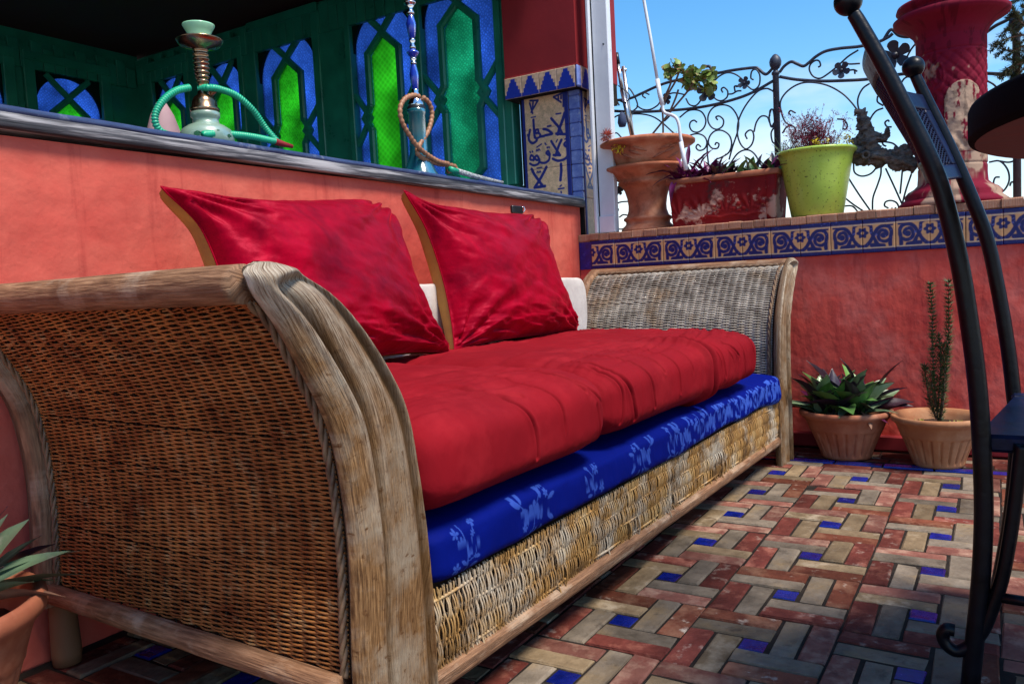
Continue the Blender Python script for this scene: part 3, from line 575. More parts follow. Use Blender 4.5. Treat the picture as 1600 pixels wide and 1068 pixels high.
def window(cx, zc, W2, H2, mats, lab, frame=.05, arch=True, side=False):
    """W2 half width of opening, H2 half height; lattice with long hexagon and crossings"""
    t = thing('lattice_window', lab, 'window', (LX, cx, 0) if side else (cx, WY, 0), PI/2 if side else 0, 'green lattice windows with coloured glass')
    g = .083; sh = .085; tip = .035
    L_ = [(0, zc+H2*.86), (g, zc+H2*.86-sh), (g, zc+.06), (g+tip, zc), (g, zc-.06), (g, zc-H2*.86+sh), (0, zc-H2*.86)]
    Rr = [(-a, b) for a, b in L_[::-1]]
    hexa = L_+Rr[1:]
    d = .022; yb = .004
    mb = MB(); w = .034
    out = [(a*(1+.017/.088) if abs(a) > 0 else 0, zc+(b-zc)*1.03) for a, b in hexa]
    bar2(mb, out, w, d, yb)
    for s in (-1, 1):
        bar2(mb, [(s*(g+tip*.6), zc), (s*W2, zc+.12)], w*.85, d*.9, yb); bar2(mb, [(s*(g+tip*.6), zc), (s*W2, zc-.12)], w*.85, d*.9, yb)
        bar2(mb, [(0, zc+H2*.90), (s*W2*.62, zc+H2*1.16)], w, d*.9, yb); bar2(mb, [(0, zc-H2*.90), (s*W2*.62, zc-H2*1.16)], w, d*.9, yb)
    mb.build('lattice', M['green_wood'], t, False)
    # panes: side blue and central green, 4 mm thick
    poly = hexa[:-1] if np.allclose(hexa[0], hexa[-1]) else hexa
    n = len(poly); V = [(a, yb+.002, b) for a, b in poly]+[(a, yb+.006, b) for a, b in poly]
    obj('green_pane', fixn(mesh(V, [tuple(range(n)), tuple(range(n, 2*n))[::-1]]+[(i, n+i, n+(i+1) % n, (i+1) % n) for i in range(n)], False)), mats[1], t)
    R_ = W2*1.02; zt = zc+H2*1.16-R_*.98
    if arch: o_ = [(W2*math.cos(a), zt+R_*math.sin(a)) for a in np.linspace(0, PI, 25)]
    else: o_ = [(W2, zc+H2*1.1), (-W2, zc+H2*1.1)]
    for sg in (1, -1):       # one blue pane on each side of the green one
        half = [(sg*abs(p[0]), p[1]) for p in (o_[:13] if arch else [(W2, zc+H2*1.1), (0, zc+H2*1.1)])]
        hx = [(sg*p[0], p[1]) for p in ((0, zc+H2*.86), (g, zc+H2*.86-sh), (g, zc+.06), (g+tip, zc), (g, zc-.06), (g, zc-H2*.86+sh), (0, zc-H2*.86))]
        ob = [(sg*W2, zc-H2*1.12)]+half+hx+[(0, zc-H2*1.12)]
        n = len(ob); V = [(a, yb+.010, b) for a, b in ob]+[(a, yb+.014, b) for a, b in ob]
        obj('blue_pane', fixn(mesh(V, [tuple(range(n)), tuple(range(n, 2*n))[::-1]]+[(i, n+i, n+(i+1) % n, (i+1) % n) for i in range(n)], False)), mats[0], t)
    # arched head board filling the corners, and frame stiles
    top = zc+H2*1.30; mb = MB(); K = 25; F_ = []
    V = []
    for yy in (-.004, .02):
        V += [(a, yy, b) for a, b in (o_ if arch else [(W2*math.cos(q), zc+H2*1.1) for q in np.linspace(0, PI, K)])]
        V += [(W2*1.0*math.cos(q)/max(abs(math.cos(q)), .75) if abs(math.cos(q)) < .75 else W2*np.sign(math.cos(q)), yy, top if q not in (0, PI) else top) for q in np.linspace(0, PI, K)]
    for yy in (0, 2*K):
        F_ += [(yy+i, yy+i+1, yy+K+i+1, yy+K+i) for i in range(K-1)]
    F_ += [(i, i+1, 2*K+i+1, 2*K+i) for i in range(K-1)]
    obj('arch_head', fixn(mesh(V, F_, False)), M['green_dark'] if 'green_dark' in M else M['green_wood'], t)
    for s in (-1, 1):
        Vb, Fb = box(min(s*W2, s*(W2+frame)), -.03, zc-H2*1.3, max(s*W2, s*(W2+frame)), .03, top, .004); obj('stile', fixn(mesh(Vb, Fb, False)), M['green_wood'], t)
    Vb, Fb = box(-W2-frame, -.034, top+.001, W2+frame, .03, top+.05, .004); obj('head_rail', fixn(mesh(Vb, Fb, False)), M['green_wood'], t)
    Vb, Fb = box(-W2-frame, -.034, zc-H2*1.3-.06, W2+frame, .03, zc-H2*1.3-.001, .004); obj('bottom_rail', fixn(mesh(Vb, Fb, False)), M['green_wood'], t)
    return t
pb = M['pane_blue']
window(-1.500, 1.536, .205, .478, (pb, M['pane_mint']), 'tall lattice window with mint green centre pane, nearest the tiled column', .035)
window(-1.955, 1.522, .190, .448, (pb, M['pane_diamond']), 'lattice window with lime green diamond-patterned pane, behind and left of the blue glass hookah', .035)
window(-2.620, 1.522, .215, .445, (pb, M['pane_green']), 'lattice window with green patterned pane, right beside the end of the teal hose', .05)
window(-3.14, 1.50, .16, .42, (pb, M['pane_green']), 'narrow-looking dark lattice window crossed by the arc of the teal hose', .04)
window(-3.60, 1.50, .15, .42, (pb, M['pane_green']), 'dim lattice window behind the green hookah bowl', .04)
window(.045, 1.47, .19, .415, (pb, M['pane_green']), 'arched lattice window on the side wall, its green peak just above the ledge', .06, side=True)
window(-.50, 1.47, .19, .415, (pb, M['pane_green']), 'arched lattice window at the left edge of the photo, cut by the frame', .06, side=True)
for x0_, x1_ in ((-2.36, -2.175), (-2.945, -2.88), (-3.415, -3.335), (LX, -3.785), (-1.265, BX0), (-1.744, -1.726)):
    if x1_-x0_ > .002: boxo('wall_post', x0_, WY-.02, 1.1, x1_, WY+.05, 2.14, M['green_wood'], rm, .004)
for y0_, y1_ in ((-.25, -.205), (.295, WY-.001), (-5.2, -.75)): boxo('side_post', LX-.05, y0_, 1.0, LX+.01, y1_, 2.02, M['green_wood'], rm, .003)
# ================================================================ THE SOFA (local frame: x = depth, front at 0; y = length; z up)
SA = -.03361; SL = Vector((.007, .125, 0))
sofa = thing('rattan_sofa', 'long rattan sofa with weathered carved wooden arms that curl outward', 'sofa', SL, SA)
SM = Matrix.Translation(SL) @ Matrix.Rotation(SA, 4, 'Z')
YC = -.965
Oz = [0, .171, .28, .364, .446, .504, .57, .625, .662, .680, .688, .695, .698]
Ov = [-2.048, -2.048, -2.042, -2.042, -2.051, -2.066, -2.10, -2.132, -2.154, -2.162, -2.162, -2.154, -2.140]
Iz = [0, .195, .29, .403, .485, .542, .605, .656, .683, .692, .697, .699, .6995]
Iv = [-1.884, -1.882, -1.886, -1.897, -1.911, -1.937, -1.981, -2.031, -2.078, -2.098, -2.112, -2.124, -2.132]
def dens(a, b, n):
    P = smoothp(np.c_[a, b, np.zeros(len(a))], 14)[:, :2]; d = np.r_[0, np.cumsum(np.hypot(*np.diff(P, axis=0).T))]; t = np.linspace(0, len(a)-1, n)
    k = np.linspace(0, len(a)-1, len(P)); return np.c_[np.interp(t, k, P[:, 0]), np.interp(t, k, P[:, 1])]
def post(ns, nt_, u0, th, groove, name, parent, mt, seed):
    Oe = dens(Ov, Oz, ns); Ie = dens(Iv, Iz, ns)
    # resample so stations are evenly spread along the centre line
    C = (Oe+Ie)/2; d = np.r_[0, np.cumsum(np.hypot(*np.diff(C, axis=0).T))]; t = np.linspace(0, d[-1]*.999, ns)
    Oe = np.c_[np.interp(t, d, Oe[:, 0]), np.interp(t, d, Oe[:, 1])]; Ie = np.c_[np.interp(t, d, Ie[:, 0]), np.interp(t, d, Ie[:, 1])]
    if not groove: q_ = Oe[:, 1] > .115; Oe, Ie, t = Oe[q_], Ie[q_], t[q_]; ns = len(t)
    w = np.hypot(*(Ie-Oe).T); Ltot = d[-1]
    tt = .5-.5*np.cos(np.linspace(0, PI, nt_)) ; tt = .6*tt+.4*np.linspace(0, 1, nt_)
    T, Wd = np.meshgrid(t, w, indexing='ij')[0], w
    X = np.broadcast_to(tt[None], (ns, nt_)); Wg = w[:, None]; S_ = t[:, None]
    dO = X*Wg; dI = (1-X)*Wg; r1 = .026; r2 = .014
    h = -(r1-np.sqrt(np.clip(r1**2-np.clip(r1-dO, 0, r1)**2, 0, None)))*.85
    h = h-(r2-np.sqrt(np.clip(r2**2-np.clip(r2-dI, 0, r2)**2, 0, None)))*.85
    if groove:
        grime_shade_r = worn_lit_g = None
        a = dO-np.minimum(.056, .46*Wg); b = dI-np.minimum(.018, .16*Wg); c = (Ltot-S_)-.046
        k = np.minimum(.016, .10*Wg); sm = -np.log(np.exp(-a/k)+np.exp(-b/k)+np.exp(-c/(k*1.2)))*k+.006
        h = h-.013*np.exp(-(sm/.0062)**2)-.006*sst(0, .014, sm)+.0045*np.exp(-((sm+.013)/.0055)**2)+.004*np.exp(-((sm-.016)/.006)**2); grime_shade_r = np.clip(1.0*np.exp(-(sm/.0075)**2)+.25*sst(0, .01, sm)*fbm(S_*5, X*Wg*60), 0, 1)*.85; worn_lit_g = np.clip(.75*np.exp(-((sm+.014)/.006)**2)+.55*np.exp(-((sm-.016)/.005)**2), 0, 1)*sst(.25, .7, S_)  # grime mask also darkens grooves as shade; ridge highlights painted pale
    else: grime_shade_r = np.zeros((ns, nt_)); worn_lit_g = np.zeros((ns, nt_))
    h = h+.0022*(fbm(X*Wg*90+seed, S_*6+X*0)-.5)+.004*(fbm(S_*9+seed, X*Wg*20)-.5)
    end = sst(0, .02, Ltot-S_); h = h*1+(-.010)*(1-end)
    worn_lit_g = np.maximum(worn_lit_g, sst(Ltot-.14, Ltot-.02, S_)*.8+X*0)
    P = Oe[:, None]*(1-X[..., None])+Ie[:, None]*X[..., None]
    front = np.stack([u0+h, P[..., 0], P[..., 1]], -1)
    xb = np.linspace(1, 0, 7)[None]; Pb = Oe[:, None]*(1-xb[..., None])+Ie[:, None]*xb[..., None]
    back = np.stack([np.full((ns, 7), u0-th)+.010*(np.abs(xb-.5)*2)**6+np.zeros((ns, 1)), Pb[..., 0], Pb[..., 1]], -1)
    V = np.concatenate([front, back], 1); m = nt_+7
    uv = np.zeros((ns, m, 2)); uv[:, :nt_, 0] = S_; uv[:, :nt_, 1] = X*Wg; uv[:, nt_:, 0] = S_; uv[:, nt_:, 1] = .3+xb*Wg
    Fq = gridF(ns, m, cv=True)
    wc = np.zeros((ns, m, 3)); wc[:, :nt_, 0] = grime_shade_r; wc[:, :nt_, 1] = worn_lit_g
    me = mesh(np.vstack([V.reshape(-1, 3)]), Fq, True, uv=uv.reshape(-1, 2)+seed, col=wc.reshape(-1, 3)); me.materials.append(mt)
    return obj(name, me, None, parent)
def mirror(o):
    c = o.copy(); COL.objects.link(c); c.parent = o.parent; c.location = (o.location.x, 2*YC-o.location.y, o.location.z); c.scale = (1, -1, 1); return c
_Ov = Ov; Ov = [v+(.017 if i < 8 else .011) for i, v in enumerate(Ov)]
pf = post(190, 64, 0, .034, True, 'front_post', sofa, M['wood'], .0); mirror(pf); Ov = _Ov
pbk = post(90, 22, -.775, .045, False, 'back_post', sofa, M['wood_log'], 3.0); mirror(pbk)
def log(P, r, name, mt, k=14, sq=1.0, seed=0):
    P = smoothp(np.array(P, float), 16) if len(P) > 2 else np.linspace(P[0], P[1], 60)
    rr = r*(1+.05*(fbm(np.linspace(0, 9, len(P))+seed, np.full(len(P), 2.2))-.5)*2)
    V, Fc = tube(P, rr, k, flat=sq); n = len(P); d = np.linspace(0, np.linalg.norm(P[-1]-P[0]), n)
    uv = np.stack(np.broadcast_arrays(d[:, None], (np.arange(k)*2*PI/k*r)[None]), -1).reshape(-1, 2)+seed
    me = mesh(V, Fc, True, uv=uv); me.materials.append(mt); return obj(name, me, None, sofa)
tr = log([(-.040, -2.140, .674), (-.80, -2.140, .676)], .0235, 'top_rail', M['wood_log'], 18, seed=1); mirror(tr)
sr = log([(-.045, -2.032, .145), (-.80, -2.032, .145)], .018, 'side_rail', M['wood_log'], 10, seed=5); mirror(sr)
log([(-.022, -1.886, .088), (-.022, -.045, .084)], .0165, 'front_rail', M['wood_log'], 12, seed=8)
log([(-.80, -1.90, .12), (-.80, -.03, .12)], .018, 'back_rail', M['wood_log'], 8, seed=12)
# back feet
for y in (-2.005, .075):
    V, Fc = lathe([(0, 0), (.024, .0), (.026, .02), (.023, .10), (.022, .135)], 16, (-.797, y, 0)); obj('back_foot', mesh(V, Fc), M['wood_log'], sofa)
# --- woven sheets
def curve_sheet(edge, inset, z_from, tail):
    Oe = dens(Ov, Oz, 300); Ie = dens(Iv, Iz, 300); n = (Ie-Oe); n /= np.linalg.norm(n, axis=1)[:, None]
    C = Oe+n*inset if edge == 'o' else Ie-n*inset
    C = C[(C[:, 1] > z_from) & (C[:, 1] < tail[1]-.008)]; C = np.vstack([C, tail]); d = np.r_[0, np.cumsum(np.hypot(*np.diff(C, axis=0).T))]
    return C, d
def weave(name, C, d, x0, x1, pitch, stake, amp, rad, mt, outn, vertical=False, seed=0):
    L_ = d[-1]; rows = int(L_/pitch); nc = int(round(abs(x1-x0)/stake)); ppc = 4; m = nc*ppc+1
    s = (np.arange(rows)+.5)*pitch; cy = np.interp(s, d, C[:, 0]); cz = np.interp(s, d, C[:, 1])
    ty = np.gradient(cy); tz = np.gradient(cz); q = np.hypot(ty, tz); ty /= q; tz /= q
    nrm = np.stack([0*ty, tz, -ty], -1)*outn; tan = np.stack([0*ty, ty, tz], -1)
    xs = np.linspace(x0, x1, m); ph = PI*np.arange(m)/ppc
    wv = np.cos(ph)[None]*((-1.)**np.arange(rows))[:, None]; wv = np.sign(wv)*np.abs(wv)**.8
    XX, RR = np.meshgrid(np.arange(m)/ppc, np.arange(rows), indexing='xy')
    sag = .0016*(fbm(XX*.35+seed, RR*.12)-.5)*2+rng.normal(0, .00025, (rows, m)).cumsum(1)*.35
    lump = .0018*(fbm(XX*.16+seed+9, RR*.02+4)-.5)*2
    c = np.stack([np.broadcast_to(xs, (rows, m)), np.broadcast_to(cy[:, None], (rows, m)), np.broadcast_to(cz[:, None], (rows, m))], -1)
    c = c+nrm[:, None]*(amp*wv+lump)[..., None]+tan[:, None]*sag[..., None]
    r = rad*(1+rng.normal(0, .10, (rows, 1)))
    V = np.stack([c+tan[:, None]*r[..., None], c+nrm[:, None]*(r*.8)[..., None], c-tan[:, None]*r[..., None], c-nrm[:, None]*(r*.8)[..., None]], 2)
    base = gridF(m, 4, cv=True); Fq = (base[None]+(np.arange(rows)*m*4)[:, None, None]).reshape(-1, 4)
    me = mesh(V.reshape(-1, 3), Fq, True); me.materials.append(mt); o = obj(name, me, None, sofa, 'stuff')
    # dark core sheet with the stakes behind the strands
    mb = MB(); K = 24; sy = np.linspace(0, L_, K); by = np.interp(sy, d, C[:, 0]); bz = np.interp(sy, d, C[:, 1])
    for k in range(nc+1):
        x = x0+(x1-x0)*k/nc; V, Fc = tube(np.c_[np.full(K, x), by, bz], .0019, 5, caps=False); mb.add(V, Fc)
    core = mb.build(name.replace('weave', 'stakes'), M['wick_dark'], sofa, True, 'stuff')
    return o, core
Co, do = curve_sheet('o', .030, .155, (-2.128, .656)); Ci, di = curve_sheet('i', .024, .20, (-2.112, .672))
wo_, co_ = weave('outer_weave', Co, do, -.037, -.775, .0034, .0255, .0024, .00185, M['wick_brown'], -1, seed=2)
wi_, ci_ = weave('inner_weave', Ci, di, -.037, -.775, .0046, .0270, .0030, .0022, M['wick_grey'], 1, seed=7)
for q in (wo_, co_, wi_, ci_): mirror(q)
# dark lining between the two woven faces
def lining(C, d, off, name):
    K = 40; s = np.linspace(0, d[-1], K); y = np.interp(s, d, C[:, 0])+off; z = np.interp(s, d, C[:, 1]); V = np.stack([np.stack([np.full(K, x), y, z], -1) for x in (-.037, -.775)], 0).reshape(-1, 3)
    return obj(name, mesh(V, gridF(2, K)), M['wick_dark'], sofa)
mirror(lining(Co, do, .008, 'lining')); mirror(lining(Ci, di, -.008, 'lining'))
# --- plaited edge ropes
def rope(P, r, name):
    P = smoothp(np.array(P, float), 12); d = np.r_[0, np.cumsum(np.linalg.norm(np.diff(P, axis=0), axis=1))]; n = int(d[-1]/.0035); s = np.linspace(0, d[-1], n)
    Q = np.stack([np.interp(s, d, P[:, k]) for k in range(3)], -1); T, N, B = frames(Q); mb = MB()
    for k in range(3):
        a = s/.0115*1.0+k*2*PI/3; c = Q+(N*np.cos(a)[:, None]+B*np.sin(a)[:, None]*.8)*r*.62; V, Fc = tube(c, r*.60, 6); mb.add(V, Fc)
    return mb.build(name, M['rope'], sofa)
def idx(C, d, n): s = np.linspace(0, d[-1], n); return [(np.interp(a, d, C[:, 0]), np.interp(a, d, C[:, 1])) for a in s]
rp1 = rope([(-.045, y-.004, z) for y, z in idx(Co, do, 14)], .0062, 'plaited_edge'); mirror(rp1)
rp2 = rope([(-.770, y-.004, z) for y, z in idx(Co, do, 14)], .0055, 'plaited_edge'); mirror(rp2)
rp3 = rope([(-.047, y+.004, z) for y, z in idx(Ci, di, 14)], .0058, 'plaited_edge'); mirror(rp3)
rp4 = rope([(-.06, -2.104, .676), (-.4, -2.104, .678), (-.78, -2.104, .678)], .0058, 'plaited_edge'); mirror(rp4)
# --- front woven apron: upright strands over five cross stakes
def apron():
    n = 470; ys = np.linspace(-1.880, -.05, n)+rng.normal(0, .0006, n); K = 19; z = np.linspace(.094, .222, K); mb = []
    V = []; 
    brk = fbm(ys*14+3, ys*0+1.7)
    for i, y in enumerate(ys):
        t = (z-z[0])/(z[-1]-z[0]); wv = np.cos(t*PI*4+.3)*(1 if i % 2 else -1)
        rag = .35 if y > -1.25 and y < -.5 else .12
        jy = (rng.normal(0, .0007, K)).cumsum()*.6+rng.normal(0, rag*.012)*t[::-1]*(rng.random() < .5)
        x = -.020+.0036*wv+.010*(fbm(np.full(K, y*5), t*2)-.5)+.004*np.sin(t*3)
        if rng.random() < rag*.35: x = x+.010*t[::-1]**2*rng.random(); jy = jy+t[::-1]*rng.normal(0, .010)
        zz = z+0; 
        if rng.random() < rag*.3: zz = z[0]+(z-z[0])*1+ (z[-1]-z[0])*.0; zz = np.maximum(zz, z[0]+rng.uniform(0, .045))
        c = np.stack([x, y+jy, zz], -1); r = .00185*(1+rng.normal(0, .12))
        sec = np.array([[r*.9, 0, 0], [0, r, 0], [-r*.9, 0, 0], [0, -r, 0]]); V.append((c[:, None]+sec[None]).reshape(-1, 3))
    base = gridF(K, 4, cv=True); Fq = (base[None]+(np.arange(n)*K*4)[:, None, None]).reshape(-1, 4)
    me = mesh(np.concatenate(V), Fq, True); me.materials.append(M['wick_front']); obj('apron_weave', me, None, sofa, 'stuff')
    for z_ in (.110, .142, .174, .206):
        P = [(-.020+.003*math.sin(y*30+z_*90), y, z_+.0016*math.sin(y*17)) for y in np.linspace(-1.884, -.045, 90)]; tubeo('cross_stake', P, .0026, M['wick_front'], sofa, 6)
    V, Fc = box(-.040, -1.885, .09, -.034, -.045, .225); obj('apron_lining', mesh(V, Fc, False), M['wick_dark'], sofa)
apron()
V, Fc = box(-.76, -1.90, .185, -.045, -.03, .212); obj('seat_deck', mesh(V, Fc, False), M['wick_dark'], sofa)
# low back: whitewashed panel behind the cushions
V, Fc = box(-.775, -1.90, .14, -.742, -.03, .640, .012); obj('backrest', fixn(mesh(V, Fc)), M['wick_grey'], sofa)
def sobj(name, me, mt, label, cat, group=None):
    """top-level thing whose mesh is given in the sofa frame"""
    o = obj(name, me, mt); o.matrix_world = SM; o.location = SL; o.rotation_euler = (0, 0, SA); return tag(o, label, cat, group)
# --- cushions as closed rounded bodies
def body(y0, y1, uc, zc, hu, hz, n_, ny, na, endp=9, disp=None, dense=False):
    t = np.linspace(0, 1, ny); y = y0+(y1-y0)*(.5-.5*np.cos(PI*t))*.35+(y1-y0)*t*.65
    e = np.abs(2*(y-y0)/(y1-y0)-1); e = np.clip(e, 0, 1); sc = (1-e**endp)**(1/2.2); sc[0] = sc[-1] = .02
    a = np.linspace(0, 2*PI, na, endpoint=False) if not dense else np.r_[np.linspace(-PI/4, PI/4, int(na*.6), endpoint=False), np.linspace(PI/4, PI*1.75, na-int(na*.6), endpoint=False)]; ca, sa = np.cos(a), np.sin(a)
    su = np.sign(ca)*np.abs(ca)**(2/n_); sz = np.sign(sa)*np.abs(sa)**(2/n_)
    # pull in corners in plan
    U_ = uc+hu*su[None]*(.90+.10*sc[:, None])*(sc[:, None]**.12 if True else 1); Z_ = zc+hz*sz[None]*sc[:, None]
    Y_ = np.broadcast_to(y[:, None], U_.shape)
    V = np.stack([U_, Y_, Z_], -1)
    dU = np.roll(V, -1, 1)-np.roll(V, 1, 1); dY = np.gradient(V, axis=0); N = np.cross(dY, dU); N /= np.linalg.norm(N, axis=2)[..., None]+1e-9
    cen = np.stack([np.full_like(U_, uc), Y_, np.full_like(U_, zc)], -1); sgn = np.sign(((V-cen)*N).sum(-1).mean()); N *= sgn
    if disp is not None: V = V+N*disp(V, N)[..., None]
    Fq = gridF(ny, na, cv=True); me = None
    caps = [tuple(range(na))[::-1], tuple(range((ny-1)*na, ny*na))]
    return V, Fq, caps
def closed(V, Fq, caps, col=None):
    ny, na, _ = V.shape; VV = V.reshape(-1, 3)
    return mesh(VV, Fq[:, ::-1].copy(), True, col=None if col is None else col.reshape(-1, 3))
    c0 = V[0].mean(0); c1 = V[-1].mean(0); k = len(VV); VV = np.vstack([VV, c0, c1])
    ex = [(k, (j+1) % na, j, j) for j in range(na)]; ex2 = [(k+1, (ny-1)*na+j, (ny-1)*na+(j+1) % na) for j in range(na)]
    F_ = [tuple(f) for f in Fq]+[(k, (j+1) % na, j) for j in range(na)]+ex2
    if col is not None: col = np.vstack([col.reshape(-1, 3), col.reshape(-1, 3)[:1], col.reshape(-1, 3)[-1:]])
    return fixn(mesh(VV, F_, True, col=col))
# blue mattress, with pale floral sprigs on its front
def flower_f(Y, Z):
    g = np.zeros(Y.shape)
    def ell(cx, cy, a, b, th=0):
        nonlocal g
        dx, dy = Y-cx, Z-cy; c, s = math.cos(th), math.sin(th); q = ((dx*c+dy*s)/a)**2+((-dx*s+dy*c)/b)**2; g = np.maximum(g, sst(1.25, .8, q))
    def bloom(cx, cy, r, n=5):
        for k in range(n): a = k*2*PI/n+cx*20; ell(cx+r*.62*math.cos(a), cy+r*.62*math.sin(a), r*.40, r*.27, a)
        ell(cx, cy, r*.2, r*.2)
    def line(P, w):
        nonlocal g
        P = smoothp(np.array([(a, b, 0) for a, b in P]), 6)[:, :2] if len(P) > 2 else P; g = np.maximum(g, sst(w*1.2, w*.7, sdpoly(Y, Z, P)))
    def leaf(x, z, th, l=.011): ell(x+l*math.cos(th)*.8, z+l*math.sin(th)*.8, l, l*.36, th)
    def sprig(cx, cz, s, m):
        X = lambda a: cx+a*s*m; Zz = lambda b: cz+b*s
        line([(X(0), Zz(-.048)), (X(.002), Zz(-.01)), (X(-.006), Zz(.015)), (X(-.014), Zz(.040))], .0013*s); line([(X(.001), Zz(-.01)), (X(.016), Zz(.008)), (X(.022), Zz(.026))], .0012*s); line([(X(0), Zz(-.030)), (X(.018), Zz(-.026)), (X(.030), Zz(-.012))], .0010*s)
        for a, b, r in ((-.015, .044, .007), (-.024, .020, .009), (-.012, .004, .010), (.024, .030, .0085), (.018, .012, .006), (-.028, -.034, .010)): bloom(X(a), Zz(b), r*s)
        for a, b, th in ((.004, -.022, .5), (.018, -.026, -.2), (.028, -.014, 1.2), (-.002, -.034, 2.5), (.012, -.040, .1)): leaf(X(a), Zz(b), th if m > 0 else PI-th, .009*s)
    def bouquet(cx, cz, s, m):
        X = lambda a: cx+a*s*m; Zz = lambda b: cz+b*s
        for a, b, r in ((-.004, .0, .017), (.018, -.010, .013), (-.026, -.012, .011), (-.036, .002, .009), (-.032, -.024, .008), (.034, .038, .010), (.030, .052, .008), (.038, .020, .008)): bloom(X(a), Zz(b), r*s, 6)
        for a, b, th in ((-.05, .016, 2.6), (-.058, .026, 2.2), (-.044, .022, 1.6), (.018, .018, 1.5), (.016, .030, 1.9), (.046, .008, .3), (.044, -.02, -.6), (.004, -.034, -1.9), (-.012, -.036, -2.2), (.022, -.034, -1.2), (-.022, -.040, -2.6)): leaf(X(a), Zz(b), th if m > 0 else PI-th, .0125*s)
        line([(X(.0), Zz(.0)), (X(.012), Zz(.018)), (X(.030), Zz(.036))], .0012*s); line([(X(0), Zz(-.01)), (X(-.004), Zz(-.03)), (X(-.020), Zz(-.052))], .0011*s); line([(X(-.01), Zz(0)), (X(-.034), Zz(.008)), (X(-.056), Zz(.026))], .0011*s)
    sprig(-1.795, .272, .95, 1); bouquet(-1.600, .272, 1.0, 1); sprig(-1.375, .284, 1.05, -1); bouquet(-1.150, .272, .9, -1)
    for k, y in enumerate((-.98, -.90, -.80, -.72, -.62, -.55, -.46, -.38, -.30, -.23, -.16, -.10)):
        (bouquet if k % 2 else sprig)(y, .268+.008*math.sin(k*3), 1.15, 1 if k % 3 else -1)
    return g
def dblue(V, N):
    y, z = V[..., 1], V[..., 2]; front = sst(-.2, .6, N[..., 0])
    d = .006*(fbm(y*5+2, z*9)-.5)*2+front*.012*(fbm(y*2.2+8, z*3)-.5)*2; far = sst(-.25, -.08, y)*front
    return d+far*.012+.0015*(fbm(y*60, z*60)-.5)
V, Fq, caps = body(-1.884, -.022, -.395, .265, .390, .054, 5.5, 1150, 170, 60, dblue, dense=True)
g = flower_f(V[..., 1], V[..., 2])*(V[..., 0] > -.022); far = sst(-1.0, -.4, V[..., 1])[..., None]
c0_ = np.array([.0012, .0060, .135]); c1_ = np.array([.035, .085, .40])
fade = (.80+.5*fbm(V[..., 1]*9, V[..., 2]*9))[..., None]
colr = c0_*(1+.15*far)+(c1_-c0_)*np.clip(g[..., None]*fade, 0, 1)*(.75+.35*far)
sobj('blue_mattress', closed(V, Fq, caps, colr), M['blue_cloth'], 'thin royal blue mattress with pale blue floral sprigs, lying under the red cushions', 'mattress')
# red seat cushions
def folds(curves):
    def f(a, b):
        s = 0
        for P, w, h in curves: 
            d = sdpoly(a, b, smoothp(np.array([(p, q, 0) for p, q in P]), 5)[:, :2] if len(P) > 2 else P); w = w*.75; s = s-h*.95*np.exp(-(d/w)**2)+h*.42*np.exp(-((d-w*2.2)/(w*1.5))**2)
        return s
    return f
f1 = folds([([(-1.80, .497), (-1.70, .487), (-1.60, .468)], .003, .004), ([(-1.50, .50), (-1.44, .47), (-1.37, .42)], .003, .004), ([(-1.36, .50), (-1.35, .42), (-1.352, .34)], .004, .006), ([(-1.700, .500), (-1.640, .462), (-1.615, .405), (-1.612, .365)], .0040, .007), ([(-1.560, .492), (-1.530, .452), (-1.522, .395)], .0034, .0045), ([(-1.46, .49), (-1.43, .45)], .004, .004), ([(-1.40, .42), (-1.385, .36)], .004, .004)])
f2 = folds([([(-1.27, .47), (-1.255, .42), (-1.26, .36)], .004, .006), ([(-.70, .49), (-.66, .45), (-.64, .38)], .0035, .006), ([(-.70, .47), (-.67, .41), (-.67, .35)], .0035, .005), ([(-.72, .50), (-.60, .475), (-.52, .42)], .0035, .006), ([(-.60, .46), (-.56, .40)], .003, .004), ([(-.50, .48), (-.47, .42), (-.46, .36)], .0035, .005), ([(-.40, .47), (-.38, .40)], .003, .004), ([(-1.16, .50), (-1.12, .45), (-1.10, .37)], .0038, .006), ([(-1.05, .49), (-1.035, .44)], .004, .005), ([(-.97, .50), (-.955, .44), (-.95, .38)], .0036, .006), ([(-.88, .49), (-.87, .42)], .004, .004),
            ([(-.760, .50), (-.748, .455), (-.752, .40), (-.745, .345)], .012, .034), ([(-1.25, .48), (-1.22, .42), (-1.20, .36)], .005, .008)])
def dred(fk, seed, gath):
    def d(V, N):
        u, y, z = V[..., 0], V[..., 1], V[..., 2]; top = sst(.25, .8, N[..., 2]); front = sst(.15, .7, N[..., 0]); up = sst(.30, .40, z)
        o = .010*(fbm(y*3.1+seed, u*4)-.5)*2*up
        a = fbm(y*3.2+seed+u*2.5, (u+.35*(y+1.3)**2*.5)*52); rid = 1-np.abs(2*a-1)*2.2
        b = fbm(y*5.+seed+4, (u-y*.10)*110); o = o+top*(.0066*np.clip(rid, -.6, 1)+.0032*(b-.5)*2)*sst(.02, -.10, u)
        o = o+fk(y, z+np.minimum(0, 0)*0)*sst(-.3, .2, N[..., 0])*sst(-.24, -.05, u)
        gth = np.zeros_like(y)
        for y0, w, am in gath: gth = gth+am*np.exp(-((y-y0)/w)**2)*(fbm((y-y0)*(26+30*(z-.3)*2)+seed*3, z*3)-.5)*2*2
        o = o+gth*sst(-.1, .4, N[..., 0])
        o = o+front*(.0015*(fbm(y*30, z*30)-.5)+.0035*(fbm(y*55+seed, z*5)-.5)*np.exp(-((y+1.20)/.16)**2)+.0030*(fbm(y*48+seed+z*14, z*4)-.5)*np.exp(-((y+.62)/.25)**2)) + .0012*(fbm(y*80+seed, (u+z)*80)-.5)
        o = o-.005*sst(.36, .33, z)*front
        return o
    return d
